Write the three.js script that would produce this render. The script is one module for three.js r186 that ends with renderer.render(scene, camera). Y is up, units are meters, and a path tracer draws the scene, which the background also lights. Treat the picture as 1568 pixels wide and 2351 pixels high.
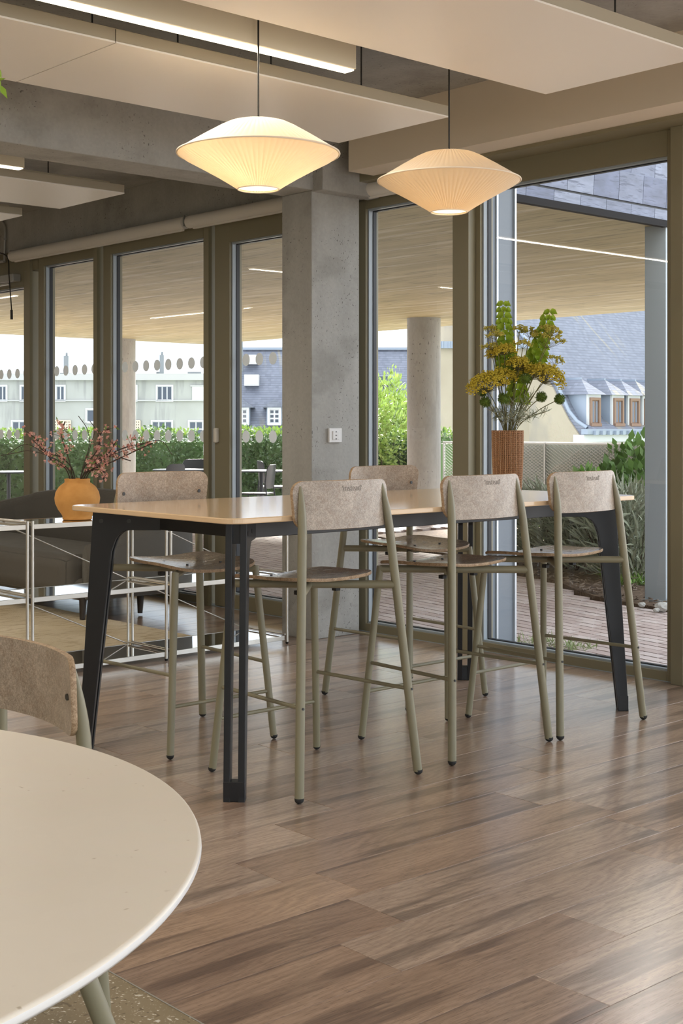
import * as THREE from 'three';
import { RoundedBoxGeometry } from 'three/addons/geometries/RoundedBoxGeometry.js';
import { mergeGeometries, mergeVertices, toCreasedNormals } from 'three/addons/utils/BufferGeometryUtils.js';
import { RectAreaLightUniformsLib } from 'three/addons/lights/RectAreaLightUniformsLib.js';
import { FontLoader } from 'three/addons/loaders/FontLoader.js';
import { TextGeometry } from 'three/addons/geometries/TextGeometry.js';

// ---------------------------------------------------------------- camera, sky, lights, exposure
// World: +X runs out through the window wall, -Z runs along it to the left, floor at y = 0, camera over the origin.
const W = 1568, H = 2351, FOCAL = 3070, HORIZON = 978, EYE = 1.4, TURN = Math.atan2(4200 - 784, FOCAL);
const FWD = new THREE.Vector3(Math.cos(TURN), 0, -Math.sin(TURN)), RIGHT = new THREE.Vector3(Math.sin(TURN), 0, Math.cos(TURN));
const scene = new THREE.Scene();
const camera = new THREE.PerspectiveCamera(2 * Math.atan(H / 2 / FOCAL) * 180 / Math.PI, W / H, 0.05, 600);
camera.position.set(0, EYE, 0);
camera.lookAt(FWD.x, EYE, FWD.z);
camera.setViewOffset(W, H, 0, H / 2 - HORIZON, W, H);
const renderer = new THREE.WebGLRenderer({ antialias: true });
renderer.toneMapping = THREE.LinearToneMapping;
renderer.toneMappingExposure = 3.5;
renderer.shadowMap.enabled = true;
RectAreaLightUniformsLib.init();

const SKY_LEVEL = 1.12, STRIP_LEVEL = 11, PENDANT_LEVEL = 0.02, SUN_LEVEL = 10;

// ---------------------------------------------------------------- noise and textures
let seed = 7;
const rnd = () => { seed = (seed * 1664525 + 1013904223) >>> 0; return seed / 4294967296; };
const rr = (a, b) => a + (b - a) * rnd();
const hash = (x, y, s) => { let h = (Math.imul(x, 374761393) + Math.imul(y, 668265263) + Math.imul(s, 1442695041)) | 0; h = Math.imul(h ^ (h >>> 13), 1274126177); return ((h ^ (h >>> 16)) >>> 0) / 4294967296; };
function noise(x, y, px, py, s = 0) {          // value noise with period px, py
  const ix = Math.floor(x), iy = Math.floor(y), fx = x - ix, fy = y - iy, u = fx * fx * (3 - 2 * fx), v = fy * fy * (3 - 2 * fy);
  const m = (a, b) => ((a % b) + b) % b, x0 = m(ix, px), x1 = m(ix + 1, px), y0 = m(iy, py), y1 = m(iy + 1, py);
  const a = hash(x0, y0, s), b = hash(x1, y0, s), c = hash(x0, y1, s), d = hash(x1, y1, s);
  return a + (b - a) * u + (c - a + (a - b - c + d) * u) * v;
}
function fbm(u, v, fx, fy, oct, s = 0) {        // u, v in 0..1, tiles
  let t = 0, a = 0.5, n = 0;
  for (let i = 0; i < oct; i++) { t += a * noise(u * fx, v * fy, fx, fy, s + i * 17); n += a; a *= 0.5; fx *= 2; fy *= 2; }
  return t / n;
}
const clamp = (x, a = 0, b = 1) => Math.min(b, Math.max(a, x)), lerp = (a, b, t) => a + (b - a) * t, sstep = (a, b, x) => { const t = clamp((x - a) / (b - a)); return t * t * (3 - 2 * t); };
function tex(w, h, f, { srgb = true, rep = [1, 1] } = {}) {
  const d = new Uint8Array(w * h * 4);
  for (let y = 0, i = 0; y < h; y++) for (let x = 0; x < w; x++, i += 4) { const c = f((x + 0.5) / w, (y + 0.5) / h, x, y); for (let k = 0; k < 3; k++) d[i + k] = clamp(c[k] ?? c[0], 0, 255); d[i + 3] = 255; }
  const t = new THREE.DataTexture(d, w, h);
  t.wrapS = t.wrapT = THREE.RepeatWrapping; t.magFilter = THREE.LinearFilter; t.minFilter = THREE.LinearMipmapLinearFilter; t.generateMipmaps = true;
  if (srgb) t.colorSpace = THREE.SRGBColorSpace;
  t.repeat.set(rep[0], rep[1]); t.needsUpdate = true;
  return t;
}
const mix3 = (a, b, t) => [lerp(a[0], b[0], t), lerp(a[1], b[1], t), lerp(a[2], b[2], t)];
const grey = (v) => [v, v, v];

// sky: bright broken cloud with pale blue gaps, the same all round
{
  const w = 1024, h = 512, d = new Float32Array(w * h * 4);
  for (let y = 0, i = 0; y < h; y++) for (let x = 0; x < w; x++, i += 4) {
    const u = (x + 0.5) / w, v = (y + 0.5) / h, c = sstep(0.36, 0.6, 0.65 * fbm(u, v, 14, 22, 5, 3) + 0.35 * fbm(u, v, 40, 50, 3, 9));
    const blue = [0.27, 0.33, 0.39], cloud = [1.1, 1.15, 1.21];
    for (let k = 0; k < 3; k++) d[i + k] = lerp(blue[k], cloud[k], c) * SKY_LEVEL;
    d[i + 3] = 1;
  }
  const t = new THREE.DataTexture(d, w, h, THREE.RGBAFormat, THREE.FloatType);
  t.mapping = THREE.EquirectangularReflectionMapping; t.magFilter = THREE.LinearFilter; t.needsUpdate = true;
  scene.background = t; scene.environment = t;
}
// hazy low sun beyond the far left corner of the terrace
{
  const sun = new THREE.DirectionalLight(new THREE.Color(1, 0.95, 0.86), SUN_LEVEL);
  sun.position.set(12 + 31, 26, -12 - 30); sun.target.position.set(12, 0, -12);
  sun.castShadow = true; sun.shadow.radius = 34; sun.shadow.mapSize.set(2048, 2048);
  Object.assign(sun.shadow.camera, { left: -45, right: 45, top: 45, bottom: -45, near: 1, far: 140 });
  scene.add(sun, sun.target);
}

// ---------------------------------------------------------------- helpers
const taken = new Map();
const numbered = (n) => { const k = taken.get(n) ?? 0; taken.set(n, k + 1); return k ? `${n}_${String(k).padStart(3, '0')}` : n; };
const shade = (o) => { o.castShadow = o.receiveShadow = true; return o; };
function put(name, geo, mat, parent = scene) { const m = shade(new THREE.Mesh(geo, mat)); m.name = parent === scene ? numbered(name) : name; parent.add(m); return m; }
function tag(o, label, category, group, kind) { if (label) o.userData.label = label; if (category) o.userData.category = category; if (group) o.userData.group = group; if (kind) o.userData.kind = kind; return o; }
function thing(name, label, category, pos = [0, 0, 0], turn = 0, group) { const g = new THREE.Group(); g.name = numbered(name); g.position.set(...pos); g.rotation.y = turn; scene.add(g); return tag(g, label, category, group); }
function struct(name, geo, mat, parent = scene) { const m = put(name, geo, mat, parent); if (parent === scene) m.userData.kind = 'structure'; return m; }
function structGroup(name, pos = [0, 0, 0]) { const g = new THREE.Group(); g.name = name; g.position.set(...pos); g.userData.kind = 'structure'; scene.add(g); return g; }
const V = (x, y, z) => new THREE.Vector3(x, y, z);
// pixel of the photograph -> point on the ray at a given x, y, z or distance along the view
const ray = (px, py) => FWD.clone().addScaledVector(RIGHT, (px - 784) / FOCAL).add(V(0, -(py - HORIZON) / FOCAL, 0));
const EYEP = V(0, EYE, 0);
const atY = (px, py, y) => { const r = ray(px, py); return EYEP.clone().addScaledVector(r, (y - EYE) / r.y); };
const atZ = (px, py, z) => { const r = ray(px, py); return EYEP.clone().addScaledVector(r, z / r.z); };
const atX = (px, py, x) => { const r = ray(px, py); return EYEP.clone().addScaledVector(r, x / r.x); };
const atD = (px, py, d) => EYEP.clone().addScaledVector(ray(px, py), d);

function uvMetres(g, ox = 0, oy = 0) {           // uv in metres from position, across the dominant axis of the normal
  const p = g.attributes.position, n = g.attributes.normal, uv = new Float32Array(p.count * 2);
  for (let i = 0; i < p.count; i++) {
    const ax = Math.abs(n.getX(i)), ay = Math.abs(n.getY(i)), az = Math.abs(n.getZ(i));
    let u, v;
    if (ay >= ax && ay >= az) { u = p.getX(i); v = p.getZ(i); } else if (ax >= az) { u = p.getZ(i); v = p.getY(i); } else { u = p.getX(i); v = p.getY(i); }
    uv[2 * i] = u + ox; uv[2 * i + 1] = v + oy;
  }
  g.setAttribute('uv', new THREE.BufferAttribute(uv, 2));
  return g;
}
function box(x0, x1, y0, y1, z0, z1, r = 0) {
  const w = Math.abs(x1 - x0), h = Math.abs(y1 - y0), d = Math.abs(z1 - z0);
  const g = r > 0 ? new RoundedBoxGeometry(w, h, d, 2, Math.min(r, w / 2.01, h / 2.01, d / 2.01)) : new THREE.BoxGeometry(w, h, d);
  g.translate((x0 + x1) / 2, (y0 + y1) / 2, (z0 + z1) / 2);
  return uvMetres(g);
}
const flat = (g) => { const o = g.index ? g.toNonIndexed() : g; for (const k of Object.keys(o.attributes)) if (!['position', 'normal', 'uv'].includes(k)) o.deleteAttribute(k); return o; };
const join = (list) => mergeGeometries(list.map(flat));
function rod(a, b, r0, r1 = r0, seg = 14, caps = true) {
  const d = b.clone().sub(a), l = d.length(), g = new THREE.CylinderGeometry(r1, r0, l, seg, 1, !caps);
  g.translate(0, l / 2, 0); g.applyQuaternion(new THREE.Quaternion().setFromUnitVectors(V(0, 1, 0), d.normalize())); g.translate(a.x, a.y, a.z);
  return g;
}
const pipe = (pts, r, n = 24, seg = 8) => new THREE.TubeGeometry(new THREE.CatmullRomCurve3(pts), n, r, seg);
const lathe = (pts, seg = 48) => new THREE.LatheGeometry(pts.map(([x, y]) => new THREE.Vector2(x, y)), seg);
function loft(rings, caps = true) {               // rings: arrays of Vector3, all of one length, closed round
  const n = rings[0].length, pos = [], idx = [];
  for (const r of rings) for (const p of r) pos.push(p.x, p.y, p.z);
  for (let i = 0; i + 1 < rings.length; i++) for (let j = 0; j < n; j++) { const a = i * n + j, b = i * n + (j + 1) % n, c = a + n, d = b + n; idx.push(a, b, c, b, d, c); }
  if (caps) for (const [r, flip] of [[0, true], [rings.length - 1, false]]) {
    const c = rings[r].reduce((s, p) => s.add(p), V(0, 0, 0)).divideScalar(n), k = pos.length / 3; pos.push(c.x, c.y, c.z);
    for (let j = 0; j < n; j++) { const a = r * n + j, b = r * n + (j + 1) % n; flip ? idx.push(k, b, a) : idx.push(k, a, b); }
  }
  const g = new THREE.BufferGeometry();
  g.setAttribute('position', new THREE.Float32BufferAttribute(pos, 3)); g.setIndex(idx); g.computeVertexNormals();
  return uvMetres(g);
}
function extrude(points, depth, bevel = 0, holes = []) {   // outline in xy, pulled along z from 0 to depth
  const s = new THREE.Shape(points.map(([x, y]) => new THREE.Vector2(x, y)));
  for (const h of holes) s.holes.push(new THREE.Path(h.map(([x, y]) => new THREE.Vector2(x, y))));
  return new THREE.ExtrudeGeometry(s, { depth, bevelEnabled: bevel > 0, bevelThickness: bevel, bevelSize: bevel, bevelOffset: -bevel, bevelSegments: 2, curveSegments: 12 });
}
function roundRect(hw, hh, r, n = 8) { const p = []; for (const [cx, cy, a] of [[hw - r, hh - r, 0], [-hw + r, hh - r, 90], [-hw + r, -hh + r, 180], [hw - r, -hh + r, 270]]) for (let i = 0; i <= n; i++) { const t = (a + 90 * i / n) * Math.PI / 180; p.push([cx + r * Math.cos(t), cy + r * Math.sin(t)]); } return p; }
// a bent sheet with rounded corners: two faces and the edge band, put in place by at(x, y, thickness offset)
function sheet(hw, hh, r, th, at, nu = 18) {
  const rows = []; const nv = 26;
  for (let i = 0; i <= nv; i++) { const s = -Math.cos(Math.PI * i / nv), y = s * hh, e = Math.max(0, Math.abs(y) - (hh - r)); rows.push([y, hw - r + Math.sqrt(Math.max(0, r * r - e * e))]); }
  const face = (t, flip) => {
    const pos = [], uv = [], idx = [];
    for (const [y, w] of rows) for (let j = 0; j <= nu; j++) { const x = w * (2 * j / nu - 1), p = at(x, y, t); pos.push(p.x, p.y, p.z); uv.push(x, y); }
    for (let i = 0; i < nv; i++) for (let j = 0; j < nu; j++) { const a = i * (nu + 1) + j, b = a + 1, c = a + nu + 1, d = c + 1; flip ? idx.push(a, c, b, b, c, d) : idx.push(a, b, c, b, d, c); }
    const g = new THREE.BufferGeometry(); g.setAttribute('position', new THREE.Float32BufferAttribute(pos, 3)); g.setAttribute('uv', new THREE.Float32BufferAttribute(uv, 2)); g.setIndex(idx); g.computeVertexNormals(); return g;
  };
  const rim = []; for (let j = 0; j <= nu; j++) rim.push([rows[0][1] * (2 * j / nu - 1), rows[0][0]]); for (let i = 1; i <= nv; i++) rim.push([rows[i][1], rows[i][0]]); for (let j = nu - 1; j >= 0; j--) rim.push([rows[nv][1] * (2 * j / nu - 1), rows[nv][0]]); for (let i = nv - 1; i > 0; i--) rim.push([-rows[i][1], rows[i][0]]);
  const pos = [], uv = [], idx = [], N = rim.length, M = 4; let run = 0;
  rim.forEach(([x, y], k) => { if (k) run += Math.hypot(x - rim[k - 1][0], y - rim[k - 1][1]); for (let m = 0; m <= M; m++) { const t = th * (m / M - 0.5), out = 0.0025 * Math.sin(Math.PI * m / M), l = Math.hypot(x, y), p = at(x * (1 + out / l), y * (1 + out / l), t); pos.push(p.x, p.y, p.z); uv.push(run, t); } });
  for (let k = 0; k < N; k++) for (let m = 0; m < M; m++) { const a = k * (M + 1) + m, b = ((k + 1) % N) * (M + 1) + m; idx.push(a, b, a + 1, b, b + 1, a + 1); }
  const edge = new THREE.BufferGeometry(); edge.setAttribute('position', new THREE.Float32BufferAttribute(pos, 3)); edge.setAttribute('uv', new THREE.Float32BufferAttribute(uv, 2)); edge.setIndex(idx); edge.computeVertexNormals();
  return { faces: join([face(th / 2, false), face(-th / 2, true)]), edge };
}

// ---------------------------------------------------------------- materials
const std = (o) => new THREE.MeshStandardMaterial({ roughness: 0.6, metalness: 0, ...o });
const phys = (o) => new THREE.MeshPhysicalMaterial({ roughness: 0.6, metalness: 0, ...o });
const lin = (r, g, b) => new THREE.Color().setRGB(r, g, b);

const woodF = (u, v) => {                         // four boards stacked in v, each 0.241 m; 2.4 m long
  const k = Math.floor(v * 4), y = v * 4 - k, s = 31 * k;
  const wander = 0.5 + 0.5 * (noise(u * 3, 0.5, 3, 1, s) - 0.5) + 0.3 * (noise(u * 9, 0.5, 9, 1, s + 4) - 0.5);
  const dd = Math.abs(y - wander) * 1.1 + 0.55 * fbm(u, v, 5, 12, 3, s + 5) + 0.16 * fbm(u, v, 22, 40, 3, s + 8);
  const ring = 0.5 + 0.5 * Math.sin(dd * 46), fine = fbm(u, v, 26, 420, 4, 40), fleck = fbm(u, v, 90, 900, 2, 61), broad = fbm(u, v, 5, 14, 4, 77 + s);
  const dark = sstep(0.52, 0.75, fbm(u, v, 4, 22, 4, 91 + s));
  let c = mix3([142, 122, 108], [198, 176, 158], 0.55 * broad + 0.3 * ring + 0.25 * fine);
  c = mix3(c, [90, 76, 69], 0.55 * dark); c = mix3(c, [70, 54, 46], 0.45 * sstep(0.62, 0.85, fleck)); c = mix3(c, [206, 180, 156], 0.25 * sstep(0.6, 0.8, fine));
  return [...c, ring, fine];
};
const woodMap = tex(2048, 1024, woodF, { rep: [1 / 2.4, 1 / 0.964] });
const woodBump = tex(1024, 512, (u, v) => grey(120 + 90 * (fbm(u, v, 30, 300, 3, 40) - 0.5)), { srgb: false, rep: [1 / 2.4, 1 / 0.964] });
const floorMat = ['#ffffff', '#efe6df', '#fff6ec', '#e4dbd6'].map((c) => phys({ color: c, map: woodMap, bumpMap: woodBump, bumpScale: 0.0012, roughness: 0.3, clearcoat: 0.85, clearcoatRoughness: 0.2 }));
const concMap = (a, b, stain, s, grain = 18) => tex(1024, 1024, (u, v) => {
  const big = fbm(u, v, 4, 4, 5, s), drip = fbm(u, v, 24, 5, 4, s + 9), fine = fbm(u, v, 160, 160, 2, s + 21), pore = sstep(0.9, 0.96, noise(u * 240, v * 240, 240, 240, s + 33)) * sstep(0.45, 0.7, noise(u * 11, v * 11, 11, 11, s + 5));
  let c = mix3(a, b, clamp(0.15 + 0.75 * (0.55 * big + 0.45 * drip))); c = mix3(c, stain, 0.4 * sstep(0.55, 0.78, fbm(u, v, 6, 9, 5, s + 50)));
  return mix3(c, [58, 56, 52], 0.6 * pore).map((x) => x + (fine - 0.5) * grain);
}, { rep: [1 / 2.2, 1 / 2.2] });
const concBump = tex(512, 512, (u, v) => grey(128 + 70 * (fbm(u, v, 40, 40, 4, 7) - 0.5) - 60 * sstep(0.9, 0.96, noise(u * 120, v * 120, 120, 120, 40))), { srgb: false, rep: [1 / 1.1, 1 / 1.1] });
const concrete = std({ map: concMap([142, 141, 136], [188, 188, 184], [128, 126, 120], 3, 10), bumpMap: concBump, bumpScale: 0.004, roughness: 0.74 });
const soffitMat = std({
  roughness: 0.6, map: tex(1024, 1024, (u, v) => {
    const st = fbm(u, v, 60, 8, 4, 5), st2 = fbm(u, v, 120, 14, 3, 15), pale = sstep(0.56, 0.8, fbm(u, v, 26, 4, 4, 25)), dark = sstep(0.6, 0.78, fbm(u, v, 90, 11, 3, 35)), board = noise(u * 12, 0.5, 12, 1, 3);
    let c = mix3([150, 137, 96], [202, 191, 150], 0.5 * st + 0.3 * st2 + 0.25 * board); c = mix3(c, [222, 218, 204], 0.55 * pale); return mix3(c, [104, 97, 72], 0.5 * dark);
  }, { rep: [1 / 2.4, 1 / 4.0] }),
});
const plaster = std({ color: lin(0.72, 0.64, 0.52), roughness: 0.9 });
const wallMat = std({ color: lin(0.78, 0.75, 0.69), roughness: 0.9 });
const panelMat = std({ color: lin(0.86, 0.83, 0.78), roughness: 0.42 });
const panelEdge = std({ color: lin(0.4, 0.36, 0.28), roughness: 0.6 });
const olive = std({ color: lin(0.235, 0.21, 0.135), roughness: 0.45 });
const oliveTube = std({ color: lin(0.25, 0.23, 0.15), roughness: 0.4 });
const gasket = std({ color: lin(0.012, 0.014, 0.018), roughness: 0.5 });
const alu = std({ color: lin(0.62, 0.66, 0.7), roughness: 0.35, metalness: 0.6 });
const aluPale = std({ color: lin(0.33, 0.38, 0.42), roughness: 0.4 });
const finMetal = std({ color: lin(0.17, 0.2, 0.235), roughness: 0.45 });
const glass = phys({ color: '#ffffff', transmission: 1, thickness: 0, roughness: 0, ior: 1.5 });
const dotFilm = phys({ color: lin(0.84, 0.88, 0.88), transmission: 0.4, thickness: 0, roughness: 1 });
const blackMetal = std({ color: lin(0.008, 0.009, 0.011), roughness: 0.38 });
const rubber = std({ color: lin(0.02, 0.02, 0.02), roughness: 0.7 });
const steel = std({ color: lin(0.6, 0.58, 0.53), roughness: 0.28, metalness: 1 });
const mirrorSteel = std({ color: lin(0.8, 0.8, 0.78), roughness: 0.05, metalness: 1 });
const boltMat = std({ color: lin(0.06, 0.06, 0.06), roughness: 0.4, metalness: 0.6 });
const speckle = (s, dark, pale, warm) => tex(512, 512, (u, v) => {
  const b = fbm(u, v, 6, 6, 4, s), f = fbm(u, v, 60, 60, 3, s + 7), g = noise(u * 190, v * 190, 190, 190, s + 3);
  let c = mix3(dark, pale, clamp(0.25 + 0.5 * f + 0.5 * (b - 0.5))); c = mix3(c, warm, 0.45 * sstep(0.5, 0.75, fbm(u, v, 26, 26, 3, s + 60)));
  return c.map((x) => x + (g - 0.5) * 44);
}, { rep: [1 / 0.42, 1 / 0.42] });
const speckBump = tex(512, 512, (u, v) => grey(128 + 120 * (fbm(u, v, 16, 16, 4, 5) - 0.5)), { srgb: false, rep: [1 / 0.42, 1 / 0.42] });
const shell = phys({ map: speckle(5, [140, 126, 112], [206, 193, 178], [158, 138, 120]), bumpMap: speckBump, bumpScale: 0.0022, roughness: 0.36 });
const shellSeat = phys({ map: speckle(9, [124, 114, 106], [184, 174, 163], [146, 130, 116]), bumpMap: speckBump, bumpScale: 0.004, roughness: 0.2 });
const shellEdge = std({ map: speckle(15, [146, 120, 92], [188, 164, 134], [132, 106, 80]), roughness: 0.6 });
const lettering = std({ color: lin(0.24, 0.21, 0.18), roughness: 0.6 });
const tabletop = phys({ color: lin(0.76, 0.55, 0.34), roughness: 0.17, clearcoat: 0.5, clearcoatRoughness: 0.08 });
const tableEdge = std({ color: lin(0.66, 0.47, 0.28), roughness: 0.5 });
const whiteTop = phys({
  roughness: 0.34, map: tex(512, 512, (u, v) => { const b = fbm(u, v, 5, 5, 4, 3), sp = sstep(0.94, 0.985, noise(u * 110, v * 110, 110, 110, 8)) * sstep(0.55, 0.7, noise(u * 9, v * 9, 9, 9, 3)); return mix3(mix3([232, 223, 209], [238, 231, 219], b), [172, 156, 134], 0.7 * sp); }, { rep: [0.8, 0.8] }),
});
const whiteEdge = std({ color: lin(0.82, 0.82, 0.82), roughness: 0.35 });
const terrazzo = phys({
  roughness: 0.4, map: tex(1024, 1024, (u, v) => {
    const b = fbm(u, v, 9, 9, 4, 3), n1 = noise(u * 170, v * 170, 170, 170, 8), n2 = noise(u * 260, v * 260, 260, 260, 18), n3 = noise(u * 110, v * 110, 110, 110, 28);
    let c = mix3([132, 118, 92], [164, 148, 120], b); c = mix3(c, [226, 222, 210], sstep(0.83, 0.88, n1)); c = mix3(c, [204, 196, 178], 0.8 * sstep(0.86, 0.9, n2)); return mix3(c, [98, 84, 62], 0.7 * sstep(0.84, 0.9, n3));
  }, { rep: [1 / 1.2, 1 / 1.2] }),
});
const velvet = phys({ color: lin(0.115, 0.108, 0.095), roughness: 0.85, sheen: 0.8, sheenColor: lin(0.5, 0.5, 0.48), sheenRoughness: 0.5, bumpMap: tex(256, 256, (u, v) => grey(128 + 90 * (fbm(u, v, 10, 10, 4, 3) - 0.5)), { srgb: false, rep: [2, 2] }), bumpScale: 0.006 });
const darkWood = std({ color: lin(0.035, 0.026, 0.02), roughness: 0.5 });
const rugMat = std({ roughness: 0.95, map: tex(512, 512, (u, v) => mix3(mix3([196, 178, 142], [232, 220, 196], fbm(u, v, 5, 5, 4, 4)), [176, 154, 118], 0.5 * sstep(0.55, 0.75, fbm(u, v, 18, 50, 3, 14))), { rep: [0.7, 0.7] }), bumpMap: tex(256, 256, (u, v) => grey(255 * fbm(u, v, 60, 60, 2, 5)), { srgb: false, rep: [2, 2] }), bumpScale: 0.006 });
const clay = std({ roughness: 0.85, map: tex(256, 256, (u, v) => mix3([196, 138, 70], [214, 158, 88], fbm(u, v, 6, 6, 4, 4)), { rep: [3, 3] }) });
const rattan = std({ color: lin(0.36, 0.19, 0.095), roughness: 0.75 }), rattanPale = std({ color: lin(0.52, 0.33, 0.2), roughness: 0.75 });
const clothShade = phys({ color: lin(0.88, 0.77, 0.6), transmission: 0.55, thickness: 0, roughness: 1, side: THREE.DoubleSide });
const clothTrim = std({ color: lin(0.86, 0.76, 0.62), roughness: 0.9 });
const glow = std({ color: '#ffffff', emissive: lin(1, 0.86, 0.62), emissiveIntensity: 1.0 });
const bulbGlow = std({ color: '#ffffff', emissive: lin(1, 0.76, 0.46), emissiveIntensity: 0.5 });
const fixture = std({ color: lin(0.66, 0.6, 0.47), roughness: 0.5 });
const darkCord = std({ color: lin(0.02, 0.018, 0.015), roughness: 0.6 });
const blindMat = std({ color: lin(0.74, 0.71, 0.65), roughness: 0.8 });
const greyMetal = std({ color: lin(0.4, 0.4, 0.38), roughness: 0.4, metalness: 0.4 });

// ---------------------------------------------------------------- the room shell
const WX = 6.25, CEIL = 3.4, RX0 = -4.6, RZ0 = -19, RZ1 = 3.2;

// floor boards, 0.241 m wide, on a screed; the terrazzo starts at x = 1.853
const BORDER = 1.853;
{
  const floor = struct('floor', box(BORDER, WX + 0.05, -0.12, -0.012, RZ0, RZ1), std({ color: lin(0.12, 0.09, 0.07), roughness: 0.8 }));
  const PW = 0.241, PL = 1.243, cache = new Map();
  const board = (len, k) => {
    const key = len.toFixed(3) + k; if (cache.has(key)) return cache.get(key);
    const g = box(0, len - 0.0016, -0.012, 0, 0, PW - 0.0016, 0.0012); const p = g.attributes.position, uv = g.attributes.uv; const off = (k >> 2) * 0.37;
    for (let i = 0; i < p.count; i++) uv.setXY(i, p.getX(i) + off, p.getZ(i) + (k % 4) * PW);
    cache.set(key, g); return g;
  };
  const known = { '-1': 2.643, 0: 3.036, 1: 3.654, 3: 3.982 };
  for (let r = -8; r < 42; r++) {                 // row r spans z = -2.208 - r*PW - PW .. -2.208 - r*PW
    const z0 = -2.208 - (r + 1) * PW, j = known[r] ?? BORDER + PL * ((r * 0.37 + 0.13 * Math.sin(r * 5.1) + 40) % 1);
    let a = BORDER; let b = j; while (b - PL > BORDER + 0.15) b -= PL;
    for (let n = 0; a < WX - 0.02; n++) {
      const e = Math.min(b, WX - 0.002), k = Math.floor(hash(r + 50, n, 5) * 16), m = put('plank', board(Math.round((e - a) * 500) / 500, k), floorMat[Math.floor(hash(r + 50, n, 9) * 4)], floor);
      m.position.set(a, 0, z0); a = e; b += PL; if (WX - b < 0.12) b = WX;
    }
  }
  const rest = put('plank_field', join([box(BORDER, WX, -0.012, 0, RZ0, -2.208 - 42 * PW), box(BORDER, WX, -0.012, 0, -2.208 + 8 * PW, RZ1)]), floorMat[0], floor); rest.userData.kind = 'stuff';
  struct('floor', box(RX0, BORDER - 0.004, -0.12, 0, RZ0, RZ1), terrazzo);
  struct('trim_1', box(BORDER - 0.004, BORDER, -0.12, 0.001, RZ0, RZ1), greyMetal);
}
struct('ceiling', box(RX0, WX + 0.4, CEIL, CEIL + 0.25, RZ0, RZ1), concrete);
struct('wall_back', box(RX0 - 0.2, RX0, -0.12, CEIL, RZ0, RZ1), wallMat);
struct('wall_left', box(RX0 - 0.2, WX + 0.4, -0.12, CEIL + 0.25, RZ0 - 0.2, RZ0), wallMat);
struct('wall_right', join([box(RX0 - 0.2, WX + 0.4, 3.02, CEIL + 0.25, RZ1, RZ1 + 0.2), box(RX0 - 0.2, WX + 0.4, -0.12, 0.0, RZ1, RZ1 + 0.2), box(RX0 - 0.2, RX0 + 0.12, 0, 3.02, RZ1, RZ1 + 0.2), box(6.14, 6.36, 0, 3.02, RZ1, RZ1 + 0.2)]), wallMat);

// concrete column and beam, the plastered downstand, the lintels over the glazing
const COL = { x0: 5.695, x1: 6.12, z0: -6.935, z1: -6.63 };
struct('column', box(COL.x0, COL.x1, 0, 2.94, COL.z0, COL.z1, 0.006), concrete);
{
  const b = struct('ceiling_beam', box(RX0, 6.2, 2.94, CEIL, -6.935, -6.615, 0.006), concrete);
  const head = put('beam_head', box(5.695, 6.2, 2.93, CEIL, -6.63, -6.52, 0.006), concrete, b);
  struct('ceiling_beam', box(RX0, 6.2, 2.94, CEIL, -13.6, -13.3, 0.006), concrete);
}
struct('trim_2', box(5.8, 6.02, 3.042, CEIL, -6.385, RZ1), plaster);
struct('trim_3', box(6.02, 6.36, 3.02, CEIL, -6.52, RZ1), olive);
struct('wall_window_lintel', box(6.19, 6.36, 3.06, CEIL, RZ0, -6.935), concrete);

// ---------------------------------------------------------------- glazing (plane x = 6.25)
const XF = 6.215, XB = 6.335;
const dotGeo = new THREE.CircleGeometry(0.047, 24); dotGeo.rotateY(-Math.PI / 2);
let paneCount = 0;
function bay(name, z0, z1, { y0 = 0.055, y1 = 2.88, fl = 0.08, fr = 0.08, sill = 0, head = 3.02, dots = false, door = false } = {}) {
  // one glazed bay between z0 and z1 (glass edges); the frame stands outside them
  const g = structGroup(name);
  const top = head;
  put('jamb', box(XF, XB, sill, top, z0 - fl, z0, 0.004), olive, g);
  put('jamb', box(XF, XB, sill, top, z1, z1 + fr, 0.004), olive, g);
  put('head_rail', box(XF, XB, y1, top, z0, z1), olive, g);
  put('bottom_rail', box(XF, XB, sill, y0, z0, z1), olive, g);
  const gw = 0.018;
  put('gasket', join([box(6.27, 6.3, y0, y1, z0, z0 + gw), box(6.27, 6.3, y0, y1, z1 - gw, z1), box(6.27, 6.3, y1 - gw, y1, z0 + gw, z1 - gw), box(6.27, 6.3, y0, y0 + gw, z0 + gw, z1 - gw)]), gasket, g);
  put('glazing_bead', join([box(6.235, 6.27, y0, y1, z0, z0 + 0.012), box(6.235, 6.27, y0, y1, z1 - 0.012, z1), box(6.235, 6.27, y1 - 0.012, y1, z0 + 0.012, z1 - 0.012), box(6.235, 6.27, y0, y0 + 0.012, z0 + 0.012, z1 - 0.012)]), aluPale, g);
  const pg = new THREE.PlaneGeometry(z1 - z0, y1 - y0); pg.rotateY(-Math.PI / 2); pg.translate(6.285, (y0 + y1) / 2, (z0 + z1) / 2);
  const pane = put('pane', pg, glass, g);
  if (dots) for (const y of dots) for (let z = z0 + 0.12; z < z1 - 0.06; z += 0.1625) { const d = put('dot_sticker', dotGeo, dotFilm, pane); d.position.set(6.282, y, z); }
  return g;
}
const DOTS = [1.905, 1.32];
bay('window_1', -6.669, -5.838, { fl: 0.16, fr: 0.04 });
bay('window_2', -5.622, -4.251, { fl: 0.04, fr: 0.05 });
{ const t = struct('trim_4', box(6.15, XB, 0, 3.02, -5.798, -5.662, 0.004), olive); put('rib', box(6.20, 6.215, 0, 3.02, -5.84, -5.80), olive, t); }
struct('trim_5', box(6.17, XB, 0, 3.02, -4.2, -4.12, 0.004), olive);
for (let i = 0, z = -4.08; i < 4; i++, z += 1.8) { bay('window_' + (3 + i), z + 0.06, z + 1.68, { fl: 0.08, fr: 0.1 }); }
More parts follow.
